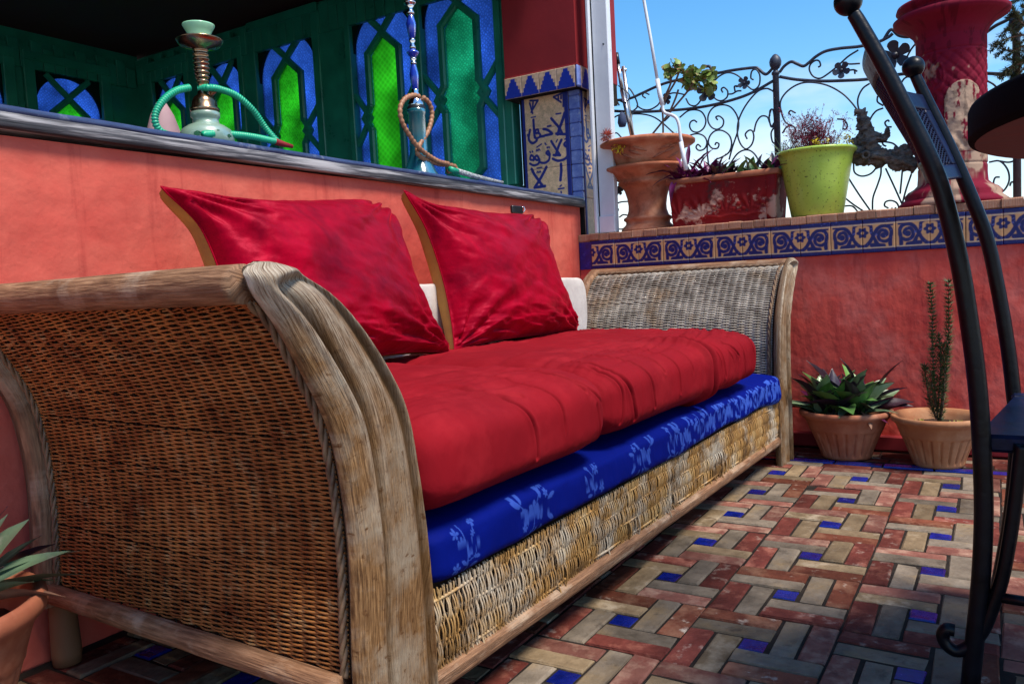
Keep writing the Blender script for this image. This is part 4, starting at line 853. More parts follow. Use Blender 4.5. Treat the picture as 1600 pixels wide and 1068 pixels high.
V, Fq, caps = body(-1.899, -1.332, -.362, .4010, .376, .090, 3.9, 420, 240, 11, dred(f1, 3.3, ((-1.335, .05, .002),)))
sobj('seat_cushion', closed(V, Fq, caps), M['red_cloth'], 'red cotton seat cushion nearest the camera, squeezed against the big carved arm', 'cushion', 'red seat cushions on the sofa')
V, Fq, caps = body(-1.330, -.285, -.370, .4020, .376, .090, 3.8, 620, 240, 16, dred(f2, 9.1, ((-.46, .20, .0042), (-.78, .05, .003), (-1.28, .07, .003))))
sobj('seat_cushion', closed(V, Fq, caps), M['red_cloth'], 'longer red cotton seat cushion with a gathered end, towards the grey woven arm', 'cushion', 'red seat cushions on the sofa')
# off-white bolster along the back
V, Fq, caps = body(-1.86, -.10, -.712, .560, .028, .110, 7, 160, 60, 60, lambda V, N: .004*(fbm(V[..., 1]*9, V[..., 2]*9)-.5)*2)
sobj('back_cushion', closed(V, Fq, caps), M['white_cloth'], 'flat off-white back cushion, showing between and beside the two red velvet pillows', 'cushion')
# velvet pillows
def pillow(TL, TR, BR, BL, th, seed, label, ears=()):
    TL, TR, BR, BL = map(lambda q: np.array(q, float), (TL, TR, BR, BL)); n = 130
    a = np.linspace(0, 1, n); b = np.linspace(0, 1, n); A, B = np.meshgrid(a, b, indexing='ij')
    pa = .055; A2 = .5+(A-.5)*(1-np.where(A < .5, pa*1.9, -.025)*np.sin(PI*B)**.8*np.abs(2*A-1)**2); B2 = .5+(B-.5)*(1-pa*1.3*np.sin(PI*A)**.8*np.abs(2*B-1)**2)
    P = (BL*(1-A2)[..., None]+BR*A2[..., None])*(1-B2)[..., None]+(TL*(1-A2)[..., None]+TR*A2[..., None])*B2[..., None]
    cr_ = np.exp(-(np.hypot(A-1, B-1)/.10)**2)[..., None]; P = P-((TR-BL)/np.linalg.norm(TR-BL))*.030*cr_
    cr_ = np.exp(-(np.hypot(A, B-1)/.10)**2)[..., None]; P = P+((TL-BR)/np.linalg.norm(TL-BR))*.016*cr_
    for (cx, cy, vec, amt, rad) in ears:
        P = P+np.array(vec, float)*amt*np.exp(-(np.hypot(A-cx, (B-cy)*.8)/rad)**2)[..., None]
    N = np.cross(BR-BL, TL-BL); N /= np.linalg.norm(N); N = N*(1 if N[0] > 0 else -1)
    ex = np.abs(2*A-1); ey = np.abs(2*B-1); prof = ((1-ex**2.6)*(1-ey**2.6))**.50
    cd_ = np.hypot(A, 1-B); w = .0
    for cx, cy in ((0, 0), (1, 0), (0, 1), (1, 1)):
        dx, dy = A-cx, B-cy; rr = np.hypot(dx, dy); an = np.arctan2(np.abs(dy), np.abs(dx)); w = w+.009*np.exp(-(rr/.42)**2)*np.sin(an*15+seed+cx*2+fbm(rr*5+seed, an*3)*5)*sst(0, .12, rr)
    low = sst(.30, .02, B); w = w+low*.016*(fbm(A*7+seed, B*34+A*6)-.5)*2; w = w+.024*(fbm(A*2.2+seed, B*2.2)-.5)*2+.006*(fbm(A*7+seed+B*6, B*6)-.5)*2
    w = w*sst(0, .18, prof)
    fr = P+N*(th*prof+w)[..., None]; fr += np.array([0, 0, 1.])*(.004*(fbm(A*9+seed, B*9)-.5))[..., None]
    bk = P-N*(th*.62*prof+.004)[..., None]
    t = thing('pillow', label, 'pillow', SL, SA, 'red velvet pillows on the sofa')
    obj('velvet_front', mesh(fr.reshape(-1, 3), gridF(n, n)), M['velvet'], t)
    # gold side wall and back
    q = .024
    G = P-N*.001; Gb = P-N*(th*.62*prof+q*sst(0, .012, .5-np.maximum(ex, ey)/2)*1.0)[..., None]
    obj('gold_back', mesh(Gb.reshape(-1, 3), gridF(n, n)), M['gold_cloth'], t)
    edge = np.concatenate([P[0, :], P[:, -1][1:], P[-1, ::-1][1:], P[::-1, 0][1:-1]]); tubeo('seam', np.vstack([edge, edge[:1]]), .0022, M['velvet'], t, 6)
    return t
pillow((-.675, -1.762, .856), (-.735, -1.150, .893), (-.575, -1.150, .500), (-.54, -1.775, .492), .112, 1.7, 'wide crimson velvet pillow with gold edging, left one, partly behind the carved arm', ((0, 1, (0, -1, .35), .036, .07), (1, 0, (.3, 1, -.2), .045, .10)))
pillow((-.725, -1.012, .893), (-.705, -.405, .893), (-.590, -.400, .478), (-.595, -1.040, .488), .100, 5.2, 'squarer crimson velvet pillow with a mustard gold side, right one, under the black clip', ((0, 1, (0, -.75, .7), .034, .08), (1, 0, (.2, 1, 0), .025, .09)))
ck = thing('black_clip', 'small black clip on the wall edge of the right pillow', 'clip', SM @ Vector((-.745, -.46, .895)), SA)
boxo('clip_body', -.006, -.035, -.004, .006, .030, .022, M['black'], ck, .003); tubeo('clip_wire', [(0, .02, .018), (.006, .034, .020), (.006, .040, .010), (.004, .03, 0)], .0022, M['chrome'], ck, 6)
# ================================================================ FLOOR POTS AND PLANTS
def flute(n, amp, z0, z1):
    def f(a, Z): 
        k = sst(z0, z0+.012, Z)*(1-sst(z1-.006, z1, Z)); g = np.abs(((a*n/(2*PI)) % 1)-.5)*2
        return -amp*np.exp(-((1-g)/.26)**2)*k+amp*.35*(1-g**2)*0*k
    return f
def floor_pot(x, y, r, h, mt, label, fl=22):
    t = thing('terracotta_pot', label, 'plant pot', (x, y, 0), 0, 'terracotta pots standing on the brick floor')
    s = r/.152; zz = h/.168
    pr_ = [(.0, 0), (.078*s, 0), (.082*s, .004)]+[((.082+.036*(k/16)**1.15)*s, (.004+.094*k/16)*zz) for k in range(1, 17)]+[(.120*s, .100*zz), (.1215*s, .106*zz), (.128*s, .122*zz), (.134*s, .135*zz), (.139*s, .141*zz), (.150*s, .149*zz), (.1525*s, .156*zz), (.151*s, .164*zz), (.146*s, .168*zz), (.136*s, .165*zz), (.126*s, .150*zz), (.118*s, .13*zz)]
    latheo('pot_body', pr_, mt, t, 16*fl, fn=flute(fl, .0062, .012*zz, .10*zz))
    V, Fc = lathe([(.0, .132*zz+.012)]+[(.119*s*q, .132*zz+.006*(1-q)+.004*math.sin(q*19)) for q in (.2, .4, .6, .8, 1)], 40); V = np.array(V); V[:, 2] += .006*(fbm(V[:, 0]*90, V[:, 1]*90)-.5)*2
    obj('soil', mesh(V, Fc), M['soil'], t)
    return t
P1 = (.167, .300); P2 = (.452, .262); P3 = (-.684, -2.150)
floor_pot(*P1, .152, .168, M['terracotta'], 'reddish terracotta pot holding the bushy dark-leaved plant beside the sofa')
floor_pot(*P2, .140, .166, M['terracotta_pale'], 'paler orange fluted terracotta pot holding the tall rosemary')
floor_pot(*P3, .168, .245, M['terracotta'], 'terracotta pot cut by the left edge of the photo, in front of the woven arm', 16)
def leaf_mesh(L_, w, bend, fold=.25, seg=7, twist=0, curl=0):
    V = []; Fc = []
    for k in range(seg+1):
        t = k/seg; ww = w*(math.sin(PI*min(1, t*.93+.09))**.75)*(1 if t < .999 else .03); ang = bend*t
        x = L_*(math.sin(ang)/bend if abs(bend) > .01 else t); z = -L_*((1-math.cos(ang))/bend if abs(bend) > .01 else 0)
        tw = twist*t
        for s in (-1, -.5, 0, .5, 1):
            yy = s*ww/2; zz = abs(s)*ww*fold*(1 if abs(s) < 1 else .9)+.002*math.sin(t*14+s*3)*abs(s)
            V.append((x-zz*math.sin(ang), yy*math.cos(tw)-zz*math.sin(tw)*0, z+zz*math.cos(ang)+yy*math.sin(tw)))
    for k in range(seg):
        for j in range(4): Fc.append((k*5+j, (k+1)*5+j, (k+1)*5+j+1, k*5+j+1))
    return mesh(V, Fc)
LEAF = {}
def leafset(key, mt, L_, w, n=4, bmin=.3, bmax=1.5):
    r = random.Random(key); out = []
    for k in range(n): me = leaf_mesh(L_*r.uniform(.9, 1.1), w*r.uniform(.85, 1.15), r.uniform(bmin, bmax), r.uniform(.12, .3), twist=r.uniform(-.5, .5)); me.materials.append(M[mt]); out.append(me)
    LEAF[key] = out
leafset('og', 'leaf_green', .15, .044, bmin=.15, bmax=.8); leafset('op', 'leaf_pale', .14, .042, bmin=.15, bmax=.8); leafset('od', 'leaf_dark', .15, .042, bmin=.1, bmax=.7); leafset('om', 'leaf_purple', .12, .030); leafset('lg', 'leaf_greygreen', .21, .072, 3, .3, .7); leafset('ld', 'leaf_dark', .22, .068, 3, .1, .5); leafset('lb', 'leaf_brown', .19, .07, 2, .4, .7); leafset('ob', 'leaf_brown', .09, .026, 3, 1.2, 2.2)
def put_leaf(parent, key, pos, az, el, sc=1.0, name='leaf', roll=0):
    o = bpy.data.objects.new(name, random.choice(LEAF[key])); COL.objects.link(o); o.parent = parent; o.location = pos
    o.rotation_euler = (Matrix.Rotation(az, 4, 'Z') @ Matrix.Rotation(-el, 4, 'Y') @ Matrix.Rotation(roll, 4, 'X')).to_euler(); o.scale = (sc,)*3; return o
bp = thing('oyster_plant', 'bushy plant with dark green and plum sword leaves in the reddish floor pot', 'plant', (P1[0], P1[1], .14))
tufts = [(-.055, .02), (.0, .03), (.05, .015), (-.02, -.035), (.045, -.03), (-.075, -.02)]
for k in range(112):
    tx, ty = tufts[k % 6]; az = k*2.399+random.uniform(-.3, .3); lv = random.random()**.7; el = .2+lv*1.2
    key = random.choice(['og', 'og', 'og', 'od', 'od', 'od', 'op', 'om'] if lv > .3 else ['og', 'op', 'od', 'ob', 'ob', 'om'])
    put_leaf(bp, key, (tx+random.uniform(-.012, .012), ty+random.uniform(-.012, .012), .0+random.uniform(0, .02)), az, el, random.uniform(.95, 1.4), roll=random.uniform(-.4, .4))
for a in range(3): put_leaf(bp, 'om', (-.10+.01*a, -.02, .05), 2.6+a*.4, 1.2, .45)
lp = thing('oyster_plant', 'plant with long grey-green and plum leaves in the pot at the left edge', 'plant', (P3[0]+.01, P3[1]+.02, .215))
for az, el, key, sc, rl in ((1.05, 1.15, 'ld', .95, .3), (1.12, .62, 'ld', .9, -.5), (1.00, .30, 'lg', 1.0, -.4), (.85, .12, 'lb', 1.0, -.6), (1.25, .45, 'lg', 1.0, -.3), (1.5, .95, 'lg', .9, .4), (1.35, .20, 'lg', .75, -.5), (1.15, .85, 'lg', .85, .2), (.6, .35, 'lg', .8, -.3), (.3, .6, 'ld', .8, 0), (2.1, .7, 'lg', .9, 0), (2.8, .5, 'ld', .8, 0), (3.6, .6, 'lg', .8, 0), (4.5, .5, 'ld', .8, 0), (5.4, .5, 'lg', .7, 0), (1.6, .4, 'ld', .95, -.4), (.95, .55, 'lg', .9, .3), (1.8, 1.1, 'lg', .9, .2)):
    put_leaf(lp, key, (.03*math.cos(az), .03*math.sin(az), .015), az, el+.15, sc*.80, roll=rl)
# rosemary
def needles(mb, P, n, L_, r, k=0, el=(.4, 1.0), spread=1.0):
    P = smoothp(P, 10); T, N, B = frames(P)
    for i in range(n):
        t = (i+random.random())/n; j = min(len(P)-1, int(t*(len(P)-1))); a = random.uniform(0, 2*PI); e = random.uniform(*el); ll = L_*random.uniform(.6, 1.15)
        d = (N[j]*math.cos(a)+B[j]*math.sin(a))*math.cos(e)+T[j]*math.sin(e); q = np.cross(d, [0, 0, 1.]); q = q/(np.linalg.norm(q)+1e-9)*r; b = P[j]; m_ = b+d*ll*.5; e_ = b+d*ll+np.array([0, 0, .1*ll])
        up = np.cross(q, d); up = up/(np.linalg.norm(up)+1e-9)*r*.6
        mb.add([b-q*.5, b+q*.5, m_+q, m_-q, e_, m_+up], [(0, 1, 2, 5), (0, 5, 3), (5, 2, 4), (3, 5, 4)], k)
ro = thing('rosemary', 'tall thin rosemary with two upright needle-covered stems in the paler pot', 'plant', (P2[0], P2[1], .14))
nb = MB(); wbm = MB()
stems = [[(0, 0, 0), (-.006, 0, .10), (-.012, 0, .22), (-.012, .004, .34), (-.018, 0, .455)], [(0.004, 0, 0), (.016, 0, .10), (.030, .002, .22), (.034, .004, .33), (.036, 0, .462)],
         [(0, .004, .03), (.006, .006, .12), (.010, .004, .20), (.004, .004, .285)], [(-.004, 0, .01), (-.024, .006, .07), (-.034, .004, .15), (-.034, .002, .185)], [(.006, 0, .0), (.018, -.01, .08), (.022, -.008, .18), (.016, -.006, .26)], [(-.002, 0, .04), (-.012, -.012, .10), (-.016, -.01, .17)]]
for i, P in enumerate(stems):
    P = np.array(P); V, Fc = tube(smoothp(P, 6), np.linspace(.0030, .0008, (len(P)-1)*6+1), 6); wbm.add(V, Fc)
    needles(nb, P[1:] if i < 2 else P, int(760*np.linalg.norm(P[-1]-P[0])/.45)+60, .023, .0014, el=(.15, .85))
wbm.build('stem', M['stem'], ro); nb.build('needles', M['rosemary'], ro, False, 'stuff')
sp = thing('seedling', 'tiny yellow-green seedling on the soil beside the rosemary stems', 'plant', (P2[0]-.03, P2[1]-.05, .148))
mb = MB()
for k in range(26):
    a = random.uniform(0, 6.28); e = random.uniform(.2, 1.2); x = random.choice((-.02, .085))+random.uniform(-.012, .012); d = np.array([math.cos(a)*math.cos(e), math.sin(a)*math.cos(e), math.sin(e)]); b = np.array([x, random.uniform(-.01, .01), 0]); q = np.array([-d[1], d[0], 0])*.3
    mb.add([b, b+d*.006+q*.010, b+d*.014, b+d*.006-q*.010], [(0, 1, 2, 3)])
mb.build('leaves', mat('yellow_green_leaf', (.38, .36, .03), (.2, .22, .03), rough=.5), sp, False)
# ================================================================ ON THE PARAPET
TOP = .8495
YU = .57
# two-tier urn: pedestal vase and bowl
ux = at(1012, 330, 1, YU)[0]
ped = thing('terracotta_urn', 'tall waisted terracotta urn standing on the parapet beside the white metal post', 'urn', (ux, YU, TOP))
prof = [(0, 0), (.112, 0), (.112, .008), (.100, .022), (.092, .030), (.092, .040), (.101, .046), (.101, .054), (.088, .062), (.080, .085), (.079, .105), (.083, .135), (.092, .165), (.104, .183), (.118, .190), (.120, .198), (.114, .202), (.128, .215), (.150, .235), (.168, .245), (.172, .252), (.168, .258), (.150, .256), (.0, .25)]
prof = [(a, b*1.03) for a, b in prof]
latheo('urn_body', prof, M['terracotta_light'], ped, 72)
bw = thing('terracotta_bowl', 'shallow terracotta bowl with carved leaves, set on top of the waisted urn', 'bowl', (ux+.008, YU+.0, TOP+.262))
prof = [(0, 0), (.115, 0), (.128, .006), (.140, .030), (.150, .060), (.158, .078), (.185, .084), (.197, .092), (.198, .102), (.190, .108), (.176, .106), (.160, .094), (.150, .075), (.0, .07)]
latheo('bowl_body', prof, M['terracotta_light'], bw, 72)
V, Fc = lathe([(0, .088), (.08, .092), (.158, .086)], 40); obj('soil', mesh(V, Fc), M['soil'], bw)
lf = MB()
for a0, s, el in ((-1.05, 1, 0), (-.75, 1, .35), (-1.35, -1, .3), (-.55, 1, .0), (-.9, 1, .6), (-1.6, -1, .1), (-1.2, -1, .55), (-.62, 1, .75)):    # carved leaf relief
    P = []
    for t in np.linspace(0, 1, 6): a = a0+s*t*.38; z = .020+.052*(el+(t*.5)*(1-el*.3)); z = min(z, .074); r = np.interp(z, [.006, .03, .06, .078], [.128, .140, .150, .158])+.001; P.append((r*math.cos(a), r*math.sin(a), z))
    V, Fc = tube(P, [.001, .004, .006, .006, .004, .001], 6); lf.add(V, Fc)
lf.build('leaf_relief', M['terracotta'], bw)
# flower, yellow bits, pot feet
fl = thing('salmon_flower', 'shaggy salmon-pink dried flower head at the left of the bowl', 'flower', at(947, 212, 1, .405))
mb = MB()
for k in range(170):
    a = random.uniform(0, 2*PI); e = math.asin(random.uniform(-.9, 1)); d = np.array([math.cos(a)*math.cos(e), math.sin(a)*math.cos(e), math.sin(e)]); q = np.cross(d, [.3, .2, 1]); q /= np.linalg.norm(q); L_ = random.uniform(.022, .036)
    mb.add([d*.005-q*.001, d*L_*.6-q*.0028, d*L_, d*L_*.6+q*.0028], [(0, 1, 2, 3)])
mb.build('petals', M['pink_petal'], fl, False); tubeo('stalk', [(0, 0, 0), (.02, .01, -.05), (.05, .03, -.07)], .002, M['stem'], fl, 5)
yl = thing('yellow_sprig', 'yellow succulent sprig spilling over the rim of the carved bowl', 'plant', at(966, 232, 1, YU-.17))
mb = MB()
for k in range(60):
    a = random.uniform(0, 6.28); e = random.uniform(-1.2, 1); b = np.array([random.gauss(0, .012), random.gauss(0, .006), random.gauss(0, .010)]); d = np.array([math.cos(a)*math.cos(e), math.sin(a)*math.cos(e), math.sin(e)]); q = np.cross(d, [0, .4, 1]); q /= np.linalg.norm(q)
    mb.add([b, b+d*.008-q*.003, b+d*.016, b+d*.008+q*.003], [(0, 1, 2, 3)])
mb.build('leaves', M['yellow_petal'], yl, False)
dr = thing('dry_sprig', 'small dry grass blades rising from the soil of the carved bowl', 'plant', (ux, YU, TOP+.35)); mb = MB()
for k in range(70):
    x = random.choice((-.02, .02, .10, .12))+random.gauss(0, .012); y = random.gauss(0, .02); h = random.uniform(.015, .05); dx = random.gauss(0, .012)
    V, Fc = tube([(x, y, 0), (x+dx*.4, y, h*.6), (x+dx, y, h)], [.0012, .001, .0004], 4); mb.add(V, Fc)
mb.build('blades', M['conifer'], dr, False)
# geranium behind, twigs with leaves
gp = thing('geranium', 'leggy geranium with green and reddish leaves rising behind the carved bowl', 'plant', (0, 0, 0))
YG = .66
def gpt(x, y, dy=0): return at(x, y, 1, YG+dy)
mb = MB()
for P in (((1015, 215), (1045, 178), (1075, 142), (1092, 118)), ((1030, 175), (1042, 150), (1055, 128), (1062, 110)), ((1036, 230), (1036, 190), (1034, 160)), ((1045, 178), (1055, 155), (1060, 140)), ((1092, 118), (1104, 110), (1112, 112)), ((1034, 160), (1048, 130), (1046, 112))):
    V, Fc = tube(smoothp(np.array([gpt(*p) for p in P]), 5), .0042, 6); mb.add(V, Fc)
mb.build('stems', M['stem'], gp)
def round_leaf(key, mt, r):
    out = []
    for k in range(4):
        V = [(0, 0, 0)]; n = 18
        for j in range(n): a = j*2*PI/n; rr = r*(1+.16*math.sin(a*5+k))*(.55 if j == 0 else 1); V.append((rr*math.cos(a), rr*math.sin(a), r*.30*math.cos(a*2.5+k)*.6+r*.25))
        me = mesh(V, [(0, 1+j, 1+(j+1) % n) for j in range(n)]); me.materials.append(M[mt]); out.append(me)
    LEAF[key] = out
round_leaf('gl', 'leaf_bush', .022)
for k in range(90):
    px = random.choice((1045, 1052, 1060, 1070, 1078, 1086, 1092, 1100, 1108, 1112)); py = 100+(px-1045)*.16+random.uniform(0, 34) if px > 1065 else random.uniform(94, 122)
    o = put_leaf(gp, 'gl', gpt(px+random.uniform(-5, 5), py, random.uniform(-.03, .05)), random.uniform(0, 6.28), random.uniform(-.9, 1.2), random.uniform(.55, 1.05), roll=random.uniform(-1.2, 1.2))
# rectangular planter with peeling red paint
x0_, x1_ = at(1049, 350, 1, .49)[0], at(1218, 345, 1, .49)[0]
plw, pld, plh = x1_-x0_, .17, .185
pl = thing('red_planter', 'rectangular terracotta trough with peeling dark red paint and purple plants', 'planter', (x0_, .475, TOP))
n, m_ = 110, 50; X, Z = np.meshgrid(np.linspace(0, 1, n), np.linspace(0, 1, m_), indexing='ij')
fan = np.zeros_like(X)
for cx in (.08, .31, .54, .78, 1.0):
    dx = (X-cx)*plw; dz = Z*plh-.03; a = np.arctan2(dx, dz+.001); rr = np.hypot(dx, dz); fan = fan+.0035*np.cos(a*15)*np.exp(-((rr-.06)/.035)**2)*(np.abs(a) < 1.25)*sst(.86, .75, Z)
fan = fan+.004*np.exp(-((Z-.13-.05*np.abs(np.sin(X*13)))/.03)**2)
tp = 1-.05*(1-Z); Vf = np.stack([(X-.5)*plw*(.94+.06*Z)+plw*.5, -fan-.006*Z+.003*(fbm(X*30, Z*14)-.5), Z*plh*.93], -1).reshape(-1, 3)
obj('carved_front', mesh(Vf, gridF(n, m_)), M['peel_red'], pl)
V = [(plw*.03, .002, 0), (plw*.97, .002, 0), (plw*.97, pld, 0), (plw*.03, pld, 0), (0, -.006, plh*.93), (plw, -.006, plh*.93), (plw, pld+.006, plh*.93), (0, pld+.006, plh*.93)]
obj('trough_body', fixn(mesh(V, [(0, 3, 2, 1), (1, 2, 6, 5), (2, 3, 7, 6), (3, 0, 4, 7)], False)), M['peel_red'], pl)
Vb, Fb = box(plw*.9, -.010, .0, plw*.985, .01, plh*.93, .005); obj('corner_pilaster', fixn(mesh(Vb, Fb)), M['peel_red'], pl)
mb = MB()
for b in ((-.008, -.016, plh*.90, plw+.008, .012, plh+.004), (-.008, pld-.01, plh*.90, plw+.008, pld+.014, plh+.004), (-.008, .0125, plh*.90, .014, pld-.0105, plh+.003), (plw-.014, .0125, plh*.90, plw+.008, pld-.0105, plh+.003)): V, Fc = box(*b, .004); mb.add(V, Fc)
fixn(mb.build('rim', M['terracotta'], pl).data)
Vb, Fb = box(.014, .01, plh*.7, plw-.014, pld-.008, plh*.86); obj('soil', mesh(Vb, Fb, False), M['soil'], pl)
leafset('pp', 'leaf_purple', .075, .017, 4, .2, 1.5); leafset('pd', 'leaf_dark', .07, .015, 4, .2, 1.5); leafset('pg', 'leaf_pale', .07, .006, 3, .5, 2.0); leafset('pr', 'leaf_purple', .10, .020, 3, .2, 1.2)
pw = thing('purple_heart_plant', 'low purple-leaved plant filling the peeling red trough and hanging over its left end', 'plant', (x0_, .475, TOP+plh*.86))
for k in range(190):
    x = random.uniform(.0, 1); key = 'pp' if x < .42 else random.choice(('pd', 'pd', 'pp', 'pg', 'pg', 'og'))
    put_leaf(pw, key, (.02+x*(plw-.05), random.uniform(.01, pld-.03), random.uniform(.012, .024)), random.uniform(0, 6.28), random.uniform(.5, 1.4), random.uniform(.9, 1.5)*(.45 if key == 'og' else 1), roll=random.uniform(-1, 1))
for k, (px, py, az, el) in enumerate(((1048, 262, 2.9, .5), (1052, 268, 3.1, .1), (1060, 272, 3.6, -.2), (1068, 262, 2.4, 1.2), (1074, 276, 4.9, .0), (1082, 266, .1, .9), (1090, 272, .3, .3), (1058, 285, 4.2, -.9), (1096, 262, .9, 1.0), (1052, 285, 4.7, -1.2), (1078, 258, 1.6, 1.3), (1100, 280, 5.5, -.2), (1208, 258, .5, .9), (1216, 262, .2, .4))):
    q = at(px, py, 1, .47); put_leaf(pw, 'pr', (q[0]-x0_, -.012+random.uniform(-.02, .0), q[2]-TOP-plh*.86), az, el, random.uniform(.75, 1.1), roll=random.uniform(-.6, .6))
# lime pot with its twiggy plant
gx = at(1276, 336, 1, .54)[0]; 
gpot = thing('lime_green_pot', 'glossy speckled lime green pot on the parapet', 'plant pot', (gx+.002, .54, TOP))
latheo('pot_body', [(0, 0), (.088, 0), (.092, .004), (.112, .12), (.124, .19), (.128, .215), (.134, .228), (.141, .231), (.143, .237), (.139, .242), (.130, .240), (.124, .226), (.118, .19)], M['lime'], gpot, 80)
V, Fc = lathe([(0, .218), (.06, .222), (.124, .214)], 40); obj('soil', mesh(V, Fc), M['soil'], gpot)
tw = thing('red_twig_plant', 'wispy plant of dark red twigs in the lime green pot', 'plant', (gx, .54, TOP+.22)); mb = MB()
def twig(p, d, L_, r, lvl):
    P = [np.array(p)]; d = np.array(d, float)
    for k in range(5): d = d+rng.normal(0, .16, 3)+np.array([0, 0, .05]); d /= np.linalg.norm(d); P.append(P[-1]+d*L_/5)
    V, Fc = tube(P, np.linspace(r, r*.5, 6), 4, caps=False); mb.add(V, Fc, 0)
    if lvl > 0:
        for k in range(4): j = random.randrange(1, 6); twig(P[j], d+rng.normal(0, .75, 3), L_*.5, r*.65, lvl-1)
    for k in range(5 if lvl == 0 else 2):
        q = P[random.randrange(2, 6)]; s = random.uniform(.0026, .005); e = rng.normal(0, 1, 3); e /= np.linalg.norm(e); f = np.cross(e, [0, 0, 1.]); f /= np.linalg.norm(f)+1e-9
        mb.add([q, q+(e+f*.5)*s, q+e*s*2.1, q+(e-f*.5)*s], [(0, 1, 2, 3)], 1)
for k in range(46):
    a = random.uniform(0, 6.28); r = random.uniform(0, .085); twig((r*math.cos(a)-.005, r*math.sin(a), 0), (math.cos(a)*r*4, math.sin(a)*r*4, 1), random.uniform(.07, .125), .0013, 2)
mb.build('twigs', [M['twig_red'], mat('dark_pink_bud', (.30, .015, .06), (.14, .01, .04), rough=.6)], tw, False)
yf = thing('yellow_flowers', 'small bright yellow flower clusters at the rim of the lime green pot', 'flowers', (gx, .54, TOP+.250)); mb = MB()
for cx, cy, n_, s in ((.022, -.10, 60, .016), (.118, -.03, 130, .022), (.06, -.09, 26, .014), (-.04, -.08, 14, .012), (.10, -.06, 30, .016)):
    for k in range(n_):
        b = np.array([cx, cy, .004])+rng.normal(0, s*.45, 3)+np.array([0, 0, s*.5]); d = rng.normal(0, 1, 3); d /= np.linalg.norm(d); q = np.cross(d, [0, 0, 1.]); q /= np.linalg.norm(q); mb.add([b, b+d*.004-q*.0028, b+d*.008, b+d*.004+q*.0028], [(0, 1, 2, 3)])
mb.build('petals', M['yellow_petal'], yf, False)
sg = thing('pale_sprig', 'pale green wispy sprig at the left side of the lime green pot', 'plant', (gx-.10, .54, TOP+.23)); mb = MB()
for k in range(40):
    a = random.uniform(0, 6.28); L_ = random.uniform(.03, .09); d = np.array([math.cos(a)*.5-.2, math.sin(a)*.5, 1]); P = [np.zeros(3)+rng.normal(0, .012, 3)*[1, 1, 0]]
    for j in range(4): d = d+rng.normal(0, .25, 3); P.append(P[-1]+d/np.linalg.norm(d)*L_/4)
    V, Fc = tube(P, .0008, 4, caps=False); mb.add(V, Fc)
mb.build('stems', M['leaf_pale'], sg, False)
# carved column pedestal (crimson paint, tan where worn)
YC_ = .60; cxm = at(1487, 200, 1, YC_)[0]; zc_ = lambda y: at(1487, y, 1, YC_)[2]
cl = thing('crimson_pedestal', 'tall carved clay pedestal with peeling crimson paint and flared top', 'pedestal', (cxm, YC_, TOP))
k = 320; hS = zc_(62)-TOP; hC = zc_(0)-TOP
zprof = [(0, 0), (.172, 0), (.174, .010), (.160, .022), (.150, .030), (.152, .042), (.140, .056), (.122, .066), (.110, .078), (.108, .10)]
zs = np.linspace(.11, hS, 200); rS = .108+.0*zs
prof = zprof+[(.1075+.002*math.sin((z-.11)*5), z) for z in zs]+[(.112, hS+.004), (.113, hS+.012), (.118, hS+.022), (.140, hS+.045), (.165, hS+.058), (.178, hS+.066), (.180, hS+.080), (.168, hS+.088), (.150, hS+.094), (.158, hS+.102), (.170, hS+.112), (.166, hS+.125), (0, hS+.125)]
def cfn(a, Z):
    arc = a*.108; band_ = sst(.30*hS, .32*hS, Z)*sst(.90*hS, .885*hS, Z); c1 = (arc+Z)*75; c2 = (arc-Z)*75
    h = -.0024*(np.abs(np.sin(c1))**6+np.abs(np.sin(c2))**6)*band_
    # arched plaque facing the terrace
    a0 = -1.18; da = (a-2*PI-a0); da = np.where(np.abs(a-2*PI-a0) < 2, da, 9) ; x = da*.108
    z0 = .62*hS; inside = sst(.062, .056, np.abs(x))*sst(.30*hS, .32*hS, Z)*np.where(Z < z0, 1, sst(.060, .054, np.hypot(x, Z-z0)))
    face = .006*(fbm(x*45+3, Z*45)-.4)+.003*np.sin(x*160+np.sin(Z*60)*2)*sst(.55*hS, .45*hS, Z)
    h = h*(1-inside)+inside*(.003+face)
    ov = np.hypot((da+.74)*.108/.6, (Z-.76*hS)/1.25); h = h+.004*np.exp(-((ov-.035)/.006)**2)+.003*np.exp(-((ov-.018)/.005)**2)
    h = h-.003*np.exp(-((Z-.91*hS)/.003)**2)-.003*np.exp(-((Z-.24*hS)/.003)**2)-.002*np.exp(-((Z-.16*hS)/.003)**2)
    return h*(Z > .10)*(Z < hS)
V, Fc = lathe(prof, k, fn=cfn); V = np.array(V); a = np.arctan2(V[:, 1], V[:, 0]); Zc = V[:, 2]
worn = fbm(a*2.6+4, Zc*11); w1 = sst(.50, .56, worn)*.85*(Zc < .33*hS)+sst(.58, .62, worn)*.8*((Zc > .90*hS) & (Zc < hS+.02))+sst(.68, .72, worn)*.6
x_ = (a+1.18)*.108; ins = (np.abs(x_) < .058)*((Zc > .31*hS)*(Zc < .62*hS)+(Zc >= .62*hS)*(np.hypot(x_, Zc-.62*hS) < .056)); w1 = np.clip(np.maximum(w1, ins*sst(.66, .58, fbm(a*9, Zc*40)))+((Zc < .30*hS) & (Zc > .17*hS))*.55*sst(.42, .55, worn), 0, 1)[:, None]
dirt = (fbm(a*7, Zc*30+5) > .60)[:, None]*.5
colc = np.array([.17, .006, .022])*(1-w1)+np.array([.40, .27, .19])*w1; colc = colc*(1-dirt*.7)
obj('pedestal_body', mesh(V, Fc, True, col=colc), M['column'], cl)
